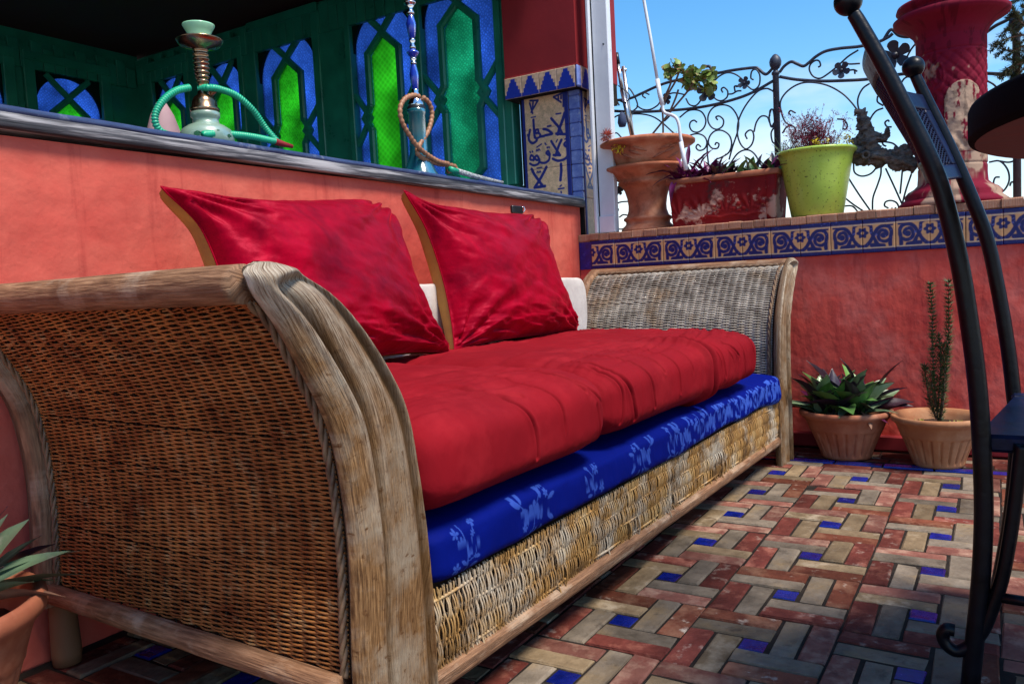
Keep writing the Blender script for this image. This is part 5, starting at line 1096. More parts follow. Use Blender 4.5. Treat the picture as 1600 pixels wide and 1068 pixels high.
# driftwood lump
dw = thing('bark_piece', 'knobbly grey piece of dead bark wedged between the lime pot and the pedestal', 'bark', (0, 0, 0)); mb = MB()
def lump(P, r, sd):
    P = smoothp(np.array([at(x, y, 1, .64) for x, y in P]), 10); T, N, B = frames(P); kk = 26; a = np.arange(kk)*2*PI/kk; rr = np.interp(np.linspace(0, 1, len(P)), np.linspace(0, 1, len(r)), r)
    R_ = 1.38*rr[:, None]*(1+.9*(fbm(np.arange(len(P))[:, None]*.35+sd, a[None]*1.6)-.5)*2)+.014*(fbm(np.arange(len(P))[:, None]*1.1+sd, a[None]*5)-.5); V = P[:, None]+(N[:, None]*np.cos(a)[None, :, None]+B[:, None]*np.sin(a)[None, :, None])*R_[..., None]
    mb.add(V.reshape(-1, 3), [tuple(f) for f in gridF(len(P), kk, cv=True)]+[tuple(range(kk)), tuple(range((len(P)-1)*kk, len(P)*kk))[::-1]])
lump([(1326, 236), (1350, 242), (1380, 246), (1410, 252), (1432, 262)], [.016, .030, .026, .022, .016], 1); lump([(1345, 178), (1352, 200), (1358, 225), (1360, 240)], [.014, .020, .024, .022], 5); lump([(1335, 176), (1352, 176)], [.008, .010], 8)
lump([(1360, 212), (1378, 216), (1386, 206), (1387, 198)], [.014, .012, .008, .003], 11); lump([(1332, 225), (1345, 214), (1362, 208)], [.012, .014, .012], 15); lump([(1395, 240), (1412, 236), (1425, 244)], [.012, .014, .010], 21)
mb.build('bark', M['bark'], dw)
tor = [(.012*math.cos(a), 0, .012*math.sin(a)) for a in np.linspace(0, 2*PI, 20)]; kn = tubeo('knot', tor, .0045, M['bark'], dw, 8); kn.location = at(1353, 242, 1, .600)
# crank pole, awning post, aluminium poles
pole = thing('crank_pole', 'thin white awning crank pole with a double bend, leaning in front of the carved bowl', 'pole', (0, 0, 0))
YP = .405
pp = lambda *L: [at(x, y, 1, YP) for x, y in L]
tubeo('upper_rod', pp((996, -60), (1006, 0), (1017, 62), (1027, 124)), .0062, M['white_metal'], pole, 12); tubeo('sleeve', pp((1027, 124), (1031, 148), (1035, 164)), .0088, M['white_metal'], pole, 12)
tubeo('crank', smoothp(pp((1035, 164), (1036, 172), (1040, 177), (1050, 180), (1057, 185), (1061, 196), (1063, 212), (1067, 232)), 5), .0062, M['white_metal'], pole, 12); tubeo('grip', pp((1064, 222), (1068, 245), (1072, 266)), .0088, M['white_metal'], pole, 12)
wp = thing('awning_post', 'white painted metal awning channel standing upright at the corner of the parapet', 'post', (0, 0, 0))
def colpoly(name, pxs, y0, y1, mt, par):
    A_ = [at(x, y, 1, y0) for x, y in pxs]; n = len(A_); V = [tuple(q) for q in A_]+[(q[0], y1, q[2]) for q in A_]
    return obj(name, fixn(mesh(V, [tuple(range(n)), tuple(range(n, 2*n))]+[(i, (i+1) % n, n+(i+1) % n, n+i) for i in range(n)], False)), mt, par)
def vpost(name, xa, xb, y0, y1, z0, z1, mt, par, b=.003):
    V, Fc = box(xa, y0, z0, xb, y1, z1, b); return obj(name, fixn(mesh(V, Fc, False)), mt, par)
wa = at(933, 362, 1, .455)[0]; wb_ = at(961, 357, 1, .455)[0]
vpost('channel_back', wa+.012, wb_, .462, .500, TOP, 2.6, M['white_metal'], wp); vpost('channel_lip', wa-.004, wa+.010, .440, .500, TOP, 2.6, M['white_metal'], wp)
vpost('channel_groove', wa+.0105, wa+.0118, .458, .495, TOP, 2.6, M['black'], wp, 0); vpost('foot_block', wa+.013, wb_+.001, .452, .4615, TOP, TOP+.07, M['white_metal'], wp, .002)
for z in (.90, 1.62): 
    V, Fc = lathe([(0, .0), (.004, .0), (.0035, .003), (0, .0035)], 12); o = obj('bolt', mesh(V, Fc), M['black'], wp, loc=(wb_-.02, .4615, z), rot=(PI/2, 0, 0))
V, Fc = box(-.85, .535, 1.49, -.745, .66, 2.6, .004); o = obj('maroon_post', fixn(mesh(V, Fc, False)), M['maroon']); 
o.location = (at(962, 50, 1, .66)[0]+.745, 0, 0); tag(o, 'narrow maroon post rising behind the white awning channel', 'post')
mt_ = thing('merlon_trim', 'cream and blue tile trim under the narrow maroon post', 'tile trim', (at(962, 50, 1, .66)[0]-.052, .53, 1.425))
obj('merlon_tile', mm, None, mt_, loc=(-.034, 0, -.02))
V, Fc = box(-.034, .0005, -.02, .051, .12, .066); obj('trim_core', mesh(V, Fc, False), M['mortar'], mt_)
ap = thing('aluminium_pole', 'aluminium pole with black cap leaning behind the bowl, the left of two', 'pole', (0, 0, 0), 0, 'aluminium poles leaning behind the urn')
q = [at(x, y, 1, .70) for x, y in ((965, 98), (972, 140), (988, 212))]; tubeo('pole_tube', [q[0], q[1]], .0085, M['silver'], ap, 12); tubeo('pole_lower', [q[1], q[2]], .0105, M['silver'], ap, 12); tubeo('cap', [at(963, 83, 1, .70), at(966, 100, 1, .70)], .0095, M['black'], ap, 12)
ap = thing('aluminium_pole', 'aluminium pole with a clamp near its top, the right of the two behind the bowl', 'pole', (0, 0, 0), 0, 'aluminium poles leaning behind the urn')
tubeo('pole_tube', [at(x, y, 1, .73) for x, y in ((974, 104), (988, 210))], .0085, M['silver'], ap, 12); tubeo('clamp', [at(x, y, 1, .73) for x, y in ((969, 110), (979, 109))], .006, M['silver'], ap, 8); tubeo('rope_tie', smoothp([at(x, y, 1, .69) for x, y in ((966, 134), (975, 140), (984, 150), (978, 160), (968, 158))], 4), .0025, M['black'], ap, 6)
bk_ = thing('blue_pouch', 'small dark blue pouch tied to the aluminium poles', 'pouch', at(972, 188, 1, .67)); V, Fc = lathe([(0, -.03), (.014, -.028), (.02, -.01), (.016, .02), (.006, .034), (0, .036)], 14); obj('pouch_body', mesh(V, Fc), mat('dark_blue_fabric', (.03, .05, .12), rough=.8), bk_)
# ================================================================ WROUGHT IRON FENCE
YF = .76
fence = thing('iron_fence', 'wrought iron fence of scrolls and metal flowers along the parapet', 'fence', (0, 0, 0))
def ipath(orig, sc, pts): return [at(orig[0]+x/sc, orig[1]+y/sc, 1, YF) for x, y in pts]
O4 = ((940, 60), 5.333); O5 = ((1200, 60), 6.667); O6 = ((1200, 200), 6.667); O7 = ((1380, 0), 3.236)
rails = [(O4, [(60, 520), (220, 505), (330, 460), (450, 405), (560, 365), (700, 335), (760, 325)]), (O4, [(870, 235), (900, 236), (930, 280), (960, 290), (1100, 265), (1270, 245), (1310, 260), (1370, 300), (1430, 245)]),
         (O4, [(40, 603), (300, 612), (500, 605), (700, 590), (900, 560), (1100, 510), (1260, 450), (1430, 355)]),
         (O5, [(120, 355), (170, 290), (240, 245), (300, 265), (370, 290), (430, 250), (500, 190), (600, 135), (750, 105), (950, 85), (1130, 45), (1250, -10), (1300, -50)]),
         (O5, [(120, 400), (300, 430), (550, 445), (800, 440), (1050, 425), (1300, 385), (1470, 365), (1600, 350), (1800, 345), (2600, 380)]), (O7, [(0, 205), (40, 150), (80, 180), (140, 185), (200, 150)]), (O7, [(520, 165), (570, 130), (630, 100), (690, 60)])]
for o_, P in rails: tubeo('rail', smoothp(np.array(ipath(*o_, P)), 6), .0062, M['iron_fence'], fence, 8)
scr = [(O4, L) for L in (
 [(1268, 348), (1246, 330), (1255, 275), (1290, 262), (1320, 310), (1315, 390), (1270, 430), (1220, 400), (1160, 330), (1100, 295), (1040, 290), (980, 320), (940, 360)],
 [(1010, 452), (998, 425), (1020, 410), (1050, 440), (1045, 490), (1000, 520), (950, 505), (900, 440)], [(700, 500), (730, 550), (780, 560), (820, 520), (830, 480)], [(760, 390), (700, 400), (720, 440)], [(690, 470), (650, 460), (600, 455), (560, 465)], [(290, 560), (340, 590), (400, 592), (460, 560), (490, 520)],
 [(370, 500), (345, 480), (360, 455), (400, 470)], [(1050, 465), (1090, 462), (1130, 440), (1165, 438)], [(1110, 440), (1105, 400), (1135, 395)], [(1120, 405), (1150, 400), (1175, 385)],
 [(795, 700), (770, 683), (740, 700), (735, 740), (760, 775), (810, 780), (855, 740), (868, 680), (840, 620), (790, 597), (720, 605), (650, 660)],
 [(965, 680), (950, 655), (980, 648), (1013, 680), (1005, 730), (960, 757), (915, 740), (885, 690), (890, 630), (930, 575), (1000, 553), (1070, 570), (1120, 630), (1140, 700), (1130, 780), (1090, 900), (1060, 1010)],
 [(830, 905), (805, 885), (790, 910), (815, 935), (860, 920), (880, 870), (860, 820), (810, 797), (750, 805), (720, 830)],
 [(945, 890), (955, 870), (978, 880), (965, 915), (920, 915), (890, 870), (905, 810), (950, 770), (1010, 770), (1065, 810), (1083, 880), (1060, 950), (1000, 990), (960, 1005)],
 [(880, 870), (878, 950), (890, 1060)], [(1430, 440), (1380, 420), (1310, 440), (1240, 510), (1180, 600), (1140, 700), (1135, 800), (1160, 880), (1205, 922), (1250, 890), (1270, 830), (1260, 775), (1230, 768), (1200, 800), (1215, 840)],
 [(1270, 780), (1290, 700), (1330, 650), (1380, 655), (1400, 700), (1420, 740), (1440, 700), (1430, 600), (1405, 600), (1400, 650)], [(1060, 1060), (1130, 960), (1205, 928), (1270, 960), (1330, 1060)], [(1440, 740), (1415, 790), (1425, 860), (1450, 880)],
 [(40, 710), (130, 645), (220, 625)], [(230, 630), (330, 630), (420, 650), (500, 700), (600, 790)], [(60, 460), (110, 490), (150, 560)], [(200, 400), (250, 440), (300, 560), (240, 620)], [(520, 690), (560, 650), (570, 620)], [(90, 800), (130, 790), (170, 830)], [(150, 520), (220, 560), (250, 640), (230, 720)])]
scr += [(O5, L) for L in (
 [(520, 300), (545, 280), (530, 235), (490, 230), (440, 270), (430, 330), (470, 395), (540, 415), (620, 370), (720, 290), (830, 190), (940, 120)], [(810, 250), (850, 270), (960, 265)], [(840, 335), (870, 330), (900, 330), (930, 345)], [(900, 330), (905, 370)],
 [(250, 910), (190, 880), (150, 800), (130, 680), (170, 590), (260, 510), (370, 465), (500, 465), (640, 500), (780, 580), (880, 680), (950, 780), (1000, 880), (1030, 950)], [(965, 900), (960, 800), (935, 680), (945, 600), (990, 520), (1060, 470)],
 [(1050, 950), (1060, 850), (1120, 760), (1200, 725)], [(240, 800), (220, 780), (240, 755), (290, 780)], [(720, 840), (790, 850), (825, 900), (810, 945), (775, 940)], [(1200, 700), (1140, 660), (1140, 600)], [(1290, 925), (1240, 920), (1220, 880), (1250, 855), (1265, 870)], [(1380, 480), (1420, 420), (1480, 390)], [(30, 740), (10, 820), (30, 920), (60, 880)], [(10, 530), (50, 550), (75, 580)], [(290, 980), (270, 920), (200, 920), (150, 990)])]
scr += [(O6, L) for L in ([(890, 370), (900, 460), (970, 500), (1060, 480), (1120, 420), (1135, 350)], [(1180, 400), (1175, 490), (1140, 600), (1095, 730), (1090, 880)], [(1225, 420), (1310, 600), (1400, 800)], [(1405, 380), (1375, 685)], [(1495, 480), (1440, 640), (1400, 790)], [(800, 460), (940, 680), (1080, 880)], [(780, 710), (880, 790), (1030, 890)], [(780, 815), (880, 815), (950, 890)],
 [(1255, 835), (1215, 810), (1225, 770), (1280, 755), (1340, 780), (1375, 850)], [(1200, 140), (1300, 160), (1370, 220)], [(1290, 830), (1300, 870)], [(1330, 825), (1320, 870)], [(1190, 150), (1200, 175), (1230, 190)])]
scr += [(O7, L) for L in ([(525, 410), (560, 430), (600, 470), (640, 440), (655, 390)], [(535, 820), (590, 815), (630, 860), (635, 920), (600, 970), (560, 940), (565, 900), (590, 895)], [(640, 940), (650, 920), (675, 930), (690, 960)], [(100, 330), (150, 240), (200, 200)], [(590, 815), (640, 820), (690, 800)])]
scr += [((( 930, 150), 4.855), L) for L in ([(140, 730), (170, 690), (200, 700)], [(130, 860), (180, 810), (250, 800), (270, 800)], [(150, 1000), (200, 1010), (240, 990)], [(180, 920), (210, 900), (245, 905)], [(350, 950), (300, 960), (280, 990)])]
for i, (o_, P) in enumerate(scr): 
    Q = smoothp(np.array(ipath(*o_, P)), 6); Q[:, 1] += .004*((i % 3)-1); tubeo('scroll', Q, .0036, M['iron_fence'], fence, 6)
for px, py, px2, py2 in ((1212, 118, 1218, 345), (1588, 60, 1592, 320)):
    a_ = at(px, py, 1, YF); V, Fc = lathe([(0, -.75), (.013, -.75), (.0125, 0), (.013, .001), (.016, .004), (.016, .012), (.010, .018), (.009, .022), (.016, .028), (.0225, .040), (.024, .054), (.020, .068), (.010, .080), (.004, .084), (0, .085)], 20, (a_[0], YF, a_[2])); obj('fence_post', mesh(V, Fc), M['iron_fence'], fence)
def metal_flower(x, y, r, ph):
    c = at(x, y, 1, YF-.012); mb = MB()
    for k in range(5):
        a = k*2*PI/5+ph; n = 8; V = [(0, 0, 0)]
        for j in range(n+1): b = -1+2*j/n; rr = r*(.55+.55*math.sqrt(max(0, 1-b*b))); aa = a+b*.62; V.append((rr*math.cos(aa), -.004-.25*r*(rr/r)**2*.8, rr*math.sin(aa)))
        V2 = [(p[0], p[1]+.0018, p[2]) for p in V]; m0 = len(V)
        mb.add([(p[0]+c[0], p[1]+c[1], p[2]+c[2]) for p in V+V2], [(0, j+1, j+2) for j in range(n)]+[(m0, m0+j+2, m0+j+1) for j in range(n)])
    V, Fc = lathe([(0, -.35*r), (.2*r, -.3*r), (.28*r, 0)], 10); V = np.array(V)[:, [0, 2, 1]]; mb.add(V+c, Fc); mb.build('metal_flower', M['iron_fence'], fence)
for x, y, r, ph in ((1106, 143, .042, .3), (1163, 130, .024, 1.1), (1041, 156, .024, .4), (1315, 110, .030, .9), (1399, 87, .050, .5), (968, 298, .020, .2), (962, 328, .018, 1.2)): metal_flower(x, y, r, ph)
# conifer twigs at the right edge
cf = thing('conifer_branch', 'brownish green conifer branch entering at the upper right beside the pedestal', 'branch', (0, 0, 0)); nb = MB(); wb2 = MB()
brs = [[(1640, 60), (1600, 55), (1570, 62), (1548, 72)], [(1640, 95), (1610, 90), (1585, 100), (1558, 120)], [(1640, 20), (1605, 18), (1588, 30), (1560, 58)], [(1640, 40), (1600, 38), (1580, 10)], [(1600, 90), (1590, 110), (1583, 128)], [(1640, 70), (1606, 70), (1578, 80), (1556, 66)], [(1625, 100), (1598, 98), (1572, 112)], [(1625, 5), (1600, 0), (1585, -10)]]
for i, P in enumerate(brs):
    Q = smoothp(np.array([at(x, y, 1, .66+.02*(i % 3)) for x, y in P]), 6); V, Fc = tube(Q, np.linspace(.0045, .0015, len(Q)), 6); wb2.add(V, Fc); needles(nb, Q, 260, .018, .0014, el=(.3, .9))
    for s in range(5):
        b = Q[int((s+1)*len(Q)/6.5)]; d = (Q[-1]-Q[0]); d /= np.linalg.norm(d); e = b+d*.03+np.array([0, random.uniform(-.02, .02), random.choice((-1, 1))*.028]); needles(nb, np.array([b, (b+e)/2, e]), 110, .015, .0013, el=(.3, .9)); V, Fc = tube([b, e], .0012, 4); wb2.add(V, Fc)
wb2.build('twigs', M['stem'], cf); nb.build('needles', M['conifer'], cf, False, 'stuff')
# ================================================================ IRON CHAIR AND TABLE
ch = thing('iron_chair', 'black wrought iron chair with perforated back, close to the camera at right', 'chair', (0, 0, 0))
YN, YR = -1.31, -.87
NP = np.array([at(x, y, 1, YN) for x, y in ((1334, 22), (1345, 40), (1380, 102), (1420, 180), (1449, 240), (1472, 300), (1497, 400), (1514, 500), (1527, 600), (1534, 700), (1537, 800), (1533, 900), (1523, 1000), (1512, 1110))])
NP = np.vstack([NP, NP[-1]+[-.004, 0, -NP[-1][2]]]) if NP[-1][2] > .01 else NP
FP = np.array([at(x, y, 1, YR) for x, y in ((1430, 118), (1445, 150), (1480, 222), (1510, 290), (1541, 370), (1559, 450), (1573, 530), (1582, 600))])
FP = np.vstack([FP, FP[-1]+[.006, 0, -.1], FP[-1]+[-.004, 0, -.25], [FP[-1][0]-.03, YR, 0]])
Qn = smoothp(NP, 8); tubeo('back_post', Qn, np.interp(np.linspace(0, 1, len(Qn)), [0, .3, .62, 1], [.0100, .0122, .0126, .0130]), M['iron'], ch, 16)
Qf = smoothp(FP, 8); tubeo('back_post', Qf, np.interp(np.linspace(0, 1, len(Qf)), [0, .3, .62, 1], [.0100, .0122, .0126, .0130]), M['iron'], ch, 16)
def ball(c, r, name): 
    V, Fc = lathe([(0, -r)]+[(r*math.cos(t), r*math.sin(t)) for t in np.linspace(-1.4, 1.4, 12)]+[(0, r)], 24, c); obj(name, mesh(V, Fc), M['iron'], ch)
ball(at(1325, 3, 1, YN), .0205, 'knob'); ball(at(1427, 105, 1, YR), .0205, 'knob')
def onp(Q, z): i = np.argsort(Q[:, 2]); return np.array([np.interp(z, Q[i, 2], Q[i, k]) for k in range(3)])
zt_n, zb_n = at(1358, 64, 1, YN)[2], at(1466, 283, 1, YN)[2]; zt_f, zb_f = at(1447, 150, 1, YR)[2], at(1503, 278, 1, YR)[2]
def bp_(s, t):   # s across (0 near, 1 far), t down
    a = onp(Qn, zt_n+(zb_n-zt_n)*t); b = onp(Qf, zt_f+(zb_f-zt_f)*t); p = a*(1-s)+b*s; p = p+np.array([-.046, 0, -.003])*math.sin(PI*s)*(.85+.15*math.cos(t*3)); return p
def pstrip(name, s0, s1, t0, t1, th, mt, n=24, m_=6):
    V = []
    for sgn in (0, 1):
        for i in range(n):
            for j in range(m_):
                p = bp_(s0+(s1-s0)*i/(n-1), t0+(t1-t0)*j/(m_-1)); V.append(p+np.array([th*(.5-sgn), 0, th*.2*(.5-sgn)]))
    g = gridF(n, m_); Fq = [tuple(f) for f in g]+[tuple(f[::-1]+n*m_) for f in g]; N_ = n*m_
    for i in range(n-1): Fq += [(i*m_, (i+1)*m_, (i+1)*m_+N_, i*m_+N_), (i*m_+m_-1, i*m_+m_-1+N_, (i+1)*m_+m_-1+N_, (i+1)*m_+m_-1)]
    for j in range(m_-1): Fq += [(j, j+N_, j+1+N_, j+1), ((n-1)*m_+j, (n-1)*m_+j+1, (n-1)*m_+j+1+N_, (n-1)*m_+j+N_)]
    return obj(name, fixn(mesh(V, Fq)), mt, ch)
pstrip('top_band', .03, .97, .0, .19, .006, M['iron_seat']); pstrip('lower_band', .03, .97, .84, 1.0, .006, M['iron_seat']); pstrip('side_band', .03, .075, .191, .839, .006, M['iron_seat'], 6, 20); pstrip('side_band', .925, .97, .191, .839, .006, M['iron_seat'], 6, 20)
mb = MB()
ns_, nt2 = 26, 13
for fam in (1, -1):
    for k in range(-nt2, ns_+nt2):
        P = []
        for q in np.linspace(0, 1, 60):
            s = .075+.85*q; t = (.19+.65*((q*ns_-k)*fam/nt2)) if fam == 1 else (.19+.65*((k-q*ns_)/nt2+0))
            if .185 <= t <= .845: P.append(bp_(s, t))
        if len(P) > 2: V, Fc = tube(P, .0021, 5, flat=.8); mb.add(V, Fc)
mb.build('perforated_panel', M['iron_seat'], ch)
ZS = .402
a0 = onp(Qn, ZS); b0 = onp(Qf, ZS); sx = .43
V, Fc = box(a0[0]-.004, YN+.004, ZS-.022, a0[0]+sx, YN+.046, ZS+.004, .005); obj('seat_frame', fixn(mesh(V, Fc, False)), M['iron_seat'], ch)
V, Fc = box(b0[0]-.004, YR-.046, ZS-.022, a0[0]+sx, YR-.004, ZS+.004, .005); obj('seat_frame', fixn(mesh(V, Fc, False)), M['iron_seat'], ch)
V = [(a0[0], YN+.047, ZS-.020), (a0[0]+.055, YN+.047, ZS-.020), (b0[0]+.055, YR-.047, ZS-.020), (b0[0], YR-.047, ZS-.020)]; V += [(p[0], p[1], ZS+.002) for p in V]
obj('seat_frame', fixn(mesh(V, [(0, 1, 2, 3), (4, 7, 6, 5), (0, 4, 5, 1), (1, 5, 6, 2), (2, 6, 7, 3), (3, 7, 4, 0)], False)), M['iron_seat'], ch)
V, Fc = box(a0[0]+sx-.05, YN+.047, ZS-.02, a0[0]+sx, YR-.047, ZS+.002, .004); obj('seat_frame', fixn(mesh(V, Fc, False)), M['iron_seat'], ch)
mb = MB()
for k in range(30):
    for fam in (1, -1):
        x = a0[0]+.05+.33*((k/15)-(.5)); P = [(x+(fam*(q-.5))*.33+.08, YN+.045+(YR-YN-.09)*q, ZS-.008) for q in np.linspace(0, 1, 12)]; P = [p for p in P if a0[0]+.055 < p[0] < a0[0]+sx-.045]
        if len(P) > 1: V, Fc = tube(P, .0035, 5); mb.add(V, Fc)
mb.build('seat_mesh', M['iron_seat'], ch)
tubeo('leg_brace', smoothp(np.array([at(x, y, 1, YN-.0) for x, y in ((1596, 694), (1591, 740), (1585, 790), (1576, 850), (1565, 905), (1550, 950), (1535, 985), (1515, 1008), (1495, 1016), (1479, 1006), (1473, 992), (1480, 982), (1492, 984))]), 7), .0095, M['iron'], ch, 12)
tubeo('stretcher', [at(1545, 930, 1, YN), at(1562, 934, 1, YN)+np.array([.05, 0, 0]), (a0[0]+sx-.02, YN, .165)], .0075, M['iron'], ch, 10)
tubeo('front_leg', smoothp(np.array([(a0[0]+sx-.02, YN+.02, ZS-.02), (a0[0]+sx+.005, YN+.02, .25), (a0[0]+sx-.01, YN+.02, .1), (a0[0]+sx+.02, YN+.02, 0)]), 8), .0125, M['iron'], ch, 12)
tubeo('front_leg', smoothp(np.array([(a0[0]+sx-.02, YR-.02, ZS-.02), (a0[0]+sx+.005, YR-.02, .25), (a0[0]+sx-.01, YR-.02, .1), (a0[0]+sx+.02, YR-.02, 0)]), 8), .0125, M['iron'], ch, 12)
tb = thing('round_table', 'round table top with dark rim seen from below at the right edge', 'table', (1.046, -1.455, 0))
V, Fc = lathe([(.444, .800), (.451, .8025), (.452, .806), (.452, .836), (.450, .841), (.446, .842), (0, .842)], 96); obj('rim', mesh(V, Fc), M['table_top'], tb)
V, Fc = lathe([(0, .7995), (.4445, .7995)], 96); obj('underside', mesh(V, Fc), M['table_under'], tb)
latheo('pedestal', [(.05, .797), (.04, .74), (.025, .68), (.022, .2), (.03, .12), (.20, .03), (.22, 0), (0, 0)], M['iron'], tb, 24)
# ================================================================ HOOKAHS ON THE LEDGE
hz_ = 1.0155
XH = -1.035
b = at(323, 206, 0, XH)
gh = thing('green_hookah', 'small brass hookah with frosted green glass base and mint ceramic bowl', 'hookah', (XH, b[1], 1.018))
k_ = (at(300, 37, 0, XH)[2]-1.018)/.305
def PS(L, s=None): return [(a*k_, z*k_) for a, z in L]
gb = latheo('glass_base', PS([(0, 0), (.040, 0), (.052, .006), (.0635, .026), (.064, .040), (.058, .054), (.044, .064), (.031, .070), (.030, .082), (.034, .086), (.034, .096), (.030, .099), (.022, .099)]), M['frost'], gh, 56)
latheo('brass_cap', PS([(.026, .095), (.034, .100), (.0345, .106), (.030, .110), (.029, .122), (.024, .133), (.015, .140), (.0125, .152), (.0135, .158)]), M['brass'], gh, 40)
pf_ = [(.0125, .155)]
for i in range(8): z = .166+i*.0105; r = .0135+.0065*math.sin((i+1)/9*PI*.8); pf_ += [(r-.004, z), (r, z+.004), (r, z+.0065), (r-.004, z+.0100)]
latheo('ribbed_stem', PS(pf_+[(.013, .252), (.018, .256)]), M['brass'], gh, 40)
latheo('tray', PS([(.016, .245), (.020, .250), (.048, .258), (.054, .268), (.0545, .270), (.052, .2705), (.030, .262), (.014, .262)]), M['brass'], gh, 48)
latheo('bowl', PS([(.022, .263), (.026, .265), (.0265, .283), (.031, .292), (.0375, .303), (.0375, .3055), (.035, .3055), (.028, .295), (.02, .29), (0, .288)]), M['mint'], gh, 48)
tubeo('hose_port', [(.0, .014*k_, .135*k_), (.004, .026*k_, .152*k_), (.006, .033*k_, .163*k_)], [.006, .008, .0105], M['brass'], gh, 14)
# printed fish on the glass
def fish(ang, s, z):
    mb = MB(); pts = [(0, -.5), (.18, -.35), (.3, -.1), (.22, .15), (.08, .35), (.25, .62), (.0, .5), (-.25, .62), (-.08, .35), (-.2, .1), (-.45, -.05), (-.18, -.35)]
    V = []
    for a_, b_ in pts: zz = z+a_*s; r = np.interp(zz, [0, .006, .026, .04, .054, .064], [.040, .052, .0635, .064, .058, .044])*k_+.0007; th = ang+b_*s/r; V.append((r*math.cos(th), r*math.sin(th), zz))
    c = np.mean(V, 0)*1.012; c[2] = z; V.append(c); n = len(pts); obj('fish_print', mesh(V, [(i, (i+1) % n, n) for i in range(n)]), M['fish'], gh)
fish(-.98, .022*k_, .036*k_); fish(.25, .015*k_, .035*k_); fish(-.25, .007*k_, .045*k_)
def ribbed(name, P, r, mt, par, pitch=.0066):
    P = smoothp(np.array(P), 14); d = np.r_[0, np.cumsum(np.linalg.norm(np.diff(P, axis=0), axis=1))]; n = int(d[-1]/(pitch/4)); s = np.linspace(0, d[-1], n); Q = np.stack([np.interp(s, d, P[:, q]) for q in range(3)], -1)
    tubeo(name, Q, r*(1+.17*np.sin(s/pitch*2*PI)), mt, par, 12)
hp = lambda L, X=XH: [at(x, y, 0, X) for x, y in L]
h1 = thing('teal_hose', 'ribbed teal hookah hose arching over the green hookah and along the ledge', 'hose', (0, 0, 0))
ribbed('hose', [at(430, 221, 0, -.985), at(390, 213, 0, -.985), at(345, 209, 0, -.985), at(318, 210, 0, -.975)]+[], .0078*k_, M['hose_teal'], h1)
ribbed('hose', hp([(434, 222)], -.985)+hp([(415, 200), (395, 172), (370, 150), (345, 140), (327, 137)], -1.01)+hp([(312, 139)], -1.04), .0078*k_, M['hose_teal'], h1)
ribbed('hose', hp([(296, 137), (275, 142), (256, 156), (244, 175), (243, 192), (252, 206), (270, 213)], -1.02), .0078*k_, M['hose_teal'], h1)
tubeo('mouthpiece', [at(430, 221, 0, -.983), at(445, 226, 0, -.98), at(457, 229, 0, -.975)], [.009, .007, .005], M['maroon'], h1, 10)
XB = -1.03; b = at(656, 264, 0, XB); tz = at(648, -30, 0, XB)[2]; H = tz-1.012
bh = thing('blue_hookah', 'tall hookah with cobalt glass stem and dark teal glass base', 'hookah', (XB, b[1], 1.012))
zz_ = lambda y: at(652, y, 0, XB)[2]-1.012
w_ = lambda px: px/2*(.0011)*1.55
def hl(name, L, mt, k=32): return latheo(name, [(max(0, r), z) for r, z in L], mt, bh, k)
z1, z2 = zz_(172), zz_(145)
hl('glass_base', [(0, 0), (.060, 0), (.066, .008), (.062, .022), (.050, .045), (.036, .075), (.030, .10), (.028, z1-.018), (.031, z1-.012), (.031, z1), (.026, z1+.004)], M['glass_base'], 48)
hl('seal', [(.030, z1), (.031, z1+.008), (.026, z1+.014)], M['black'])
hl('chrome_cap', [(.026, z1+.012), (.027, z1+.018), (.020, z1+.034), (.012, z2-.012), (.014, z2-.006), (.010, z2), (.013, z2+.006), (.009, z2+.010)], M['chrome'])
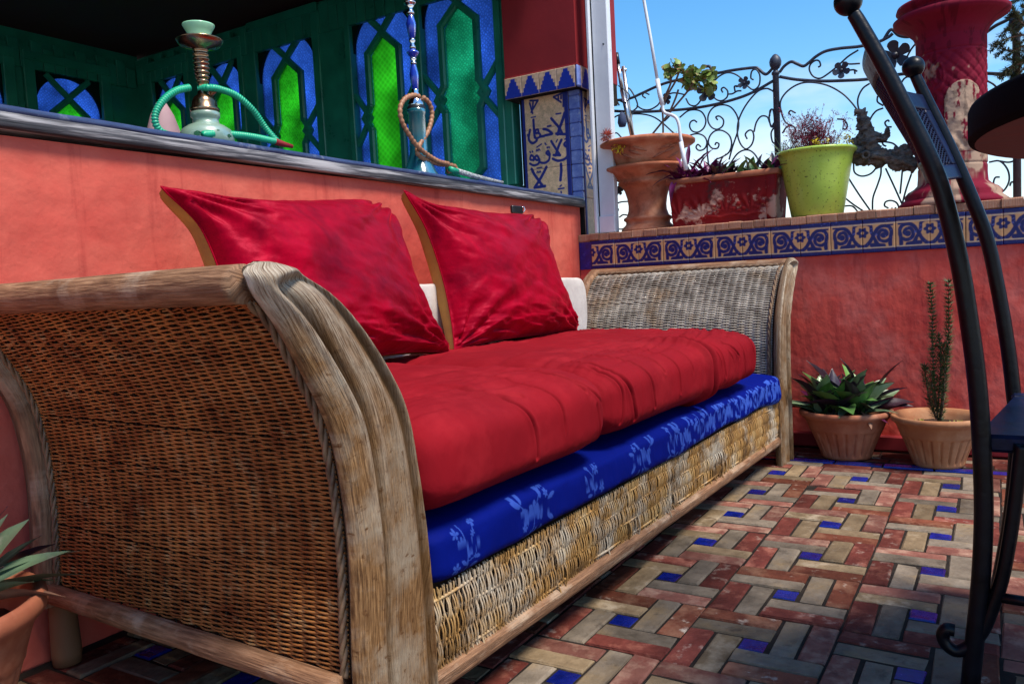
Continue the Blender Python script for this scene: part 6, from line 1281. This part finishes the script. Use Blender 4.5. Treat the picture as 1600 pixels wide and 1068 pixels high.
def gem(ya, yb, r, name='cobalt_section'):
    a_, b_ = zz_(yb), zz_(ya); hl(name, [(r*.45, a_), (r*.72, a_+.006), (r, a_+(b_-a_)*.55), (r*.98, a_+(b_-a_)*.66), (r*.6, b_-.004), (r*.5, b_)], M['glass_blue'], 8)
def cs(ya, yb, r): a_, b_ = zz_(yb), zz_(ya); hl('chrome_section', [(r*.5, a_), (r, a_+.002), (r*.9, a_+(b_-a_)*.3), (r*.5, a_+(b_-a_)*.5), (r, a_+(b_-a_)*.72), (r*.9, b_-.002), (r*.5, b_)], M['chrome'], 20)
gem(103, 143, .0155); cs(92, 103, .011); gem(80, 92, .0215); cs(63, 80, .011); gem(28, 63, .0165); cs(10, 28, .013)
hl('chrome_cup', [(.008, zz_(15)), (.020, zz_(11)), (.021, zz_(9)), (.012, zz_(8))], M['chrome']); hl('clay_bowl', [(.010, zz_(9)), (.015, zz_(4)), (.014, zz_(0)), (.020, zz_(-14)), (.022, zz_(-18)), (0, zz_(-17))], mat('pink_clay_bowl', (.60, .22, .16), rough=.5))
h2 = thing('brown_hose', 'brown leather-like hookah hose looped around the blue hookah', 'hose', (0, 0, 0))
X2 = -.985
ribbed('hose', hp([(655, 151), (645, 149), (632, 155), (625, 170), (628, 190), (640, 212), (652, 228), (668, 242), (685, 252), (700, 256)], X2), .0075, M['hose_brown'], h2, .016)
ribbed('hose', hp([(661, 152), (671, 162), (675, 180), (669, 205), (657, 224)], X2-.022)+hp([(652, 238), (662, 248), (685, 256), (708, 259), (712, 264), (700, 268)], X2-.012), .0075, M['hose_brown'], h2, .016)
tubeo('hose_collar', hp([(703, 264), (716, 268)], X2), .0095, M['hose_teal'], h2, 12)
tubeo('mesh_sleeve', hp([(714, 267), (740, 275), (765, 281), (785, 285)], X2), [.010, .009, .0075, .006], M['mesh_sleeve'], h2, 12)
# pale thing on the room side of the ledge
pk = thing('pink_vase', 'pale pinkish cone-shaped vase standing in the dim room left of the green hookah', 'shade', at(256, 210, 0, -1.30)); latheo('vase_body', [(0, -.1), (.050, -.1), (.045, .0), (.030, .05), (.012, .085), (0, .09)], M['pink_lamp'], pk, 24)
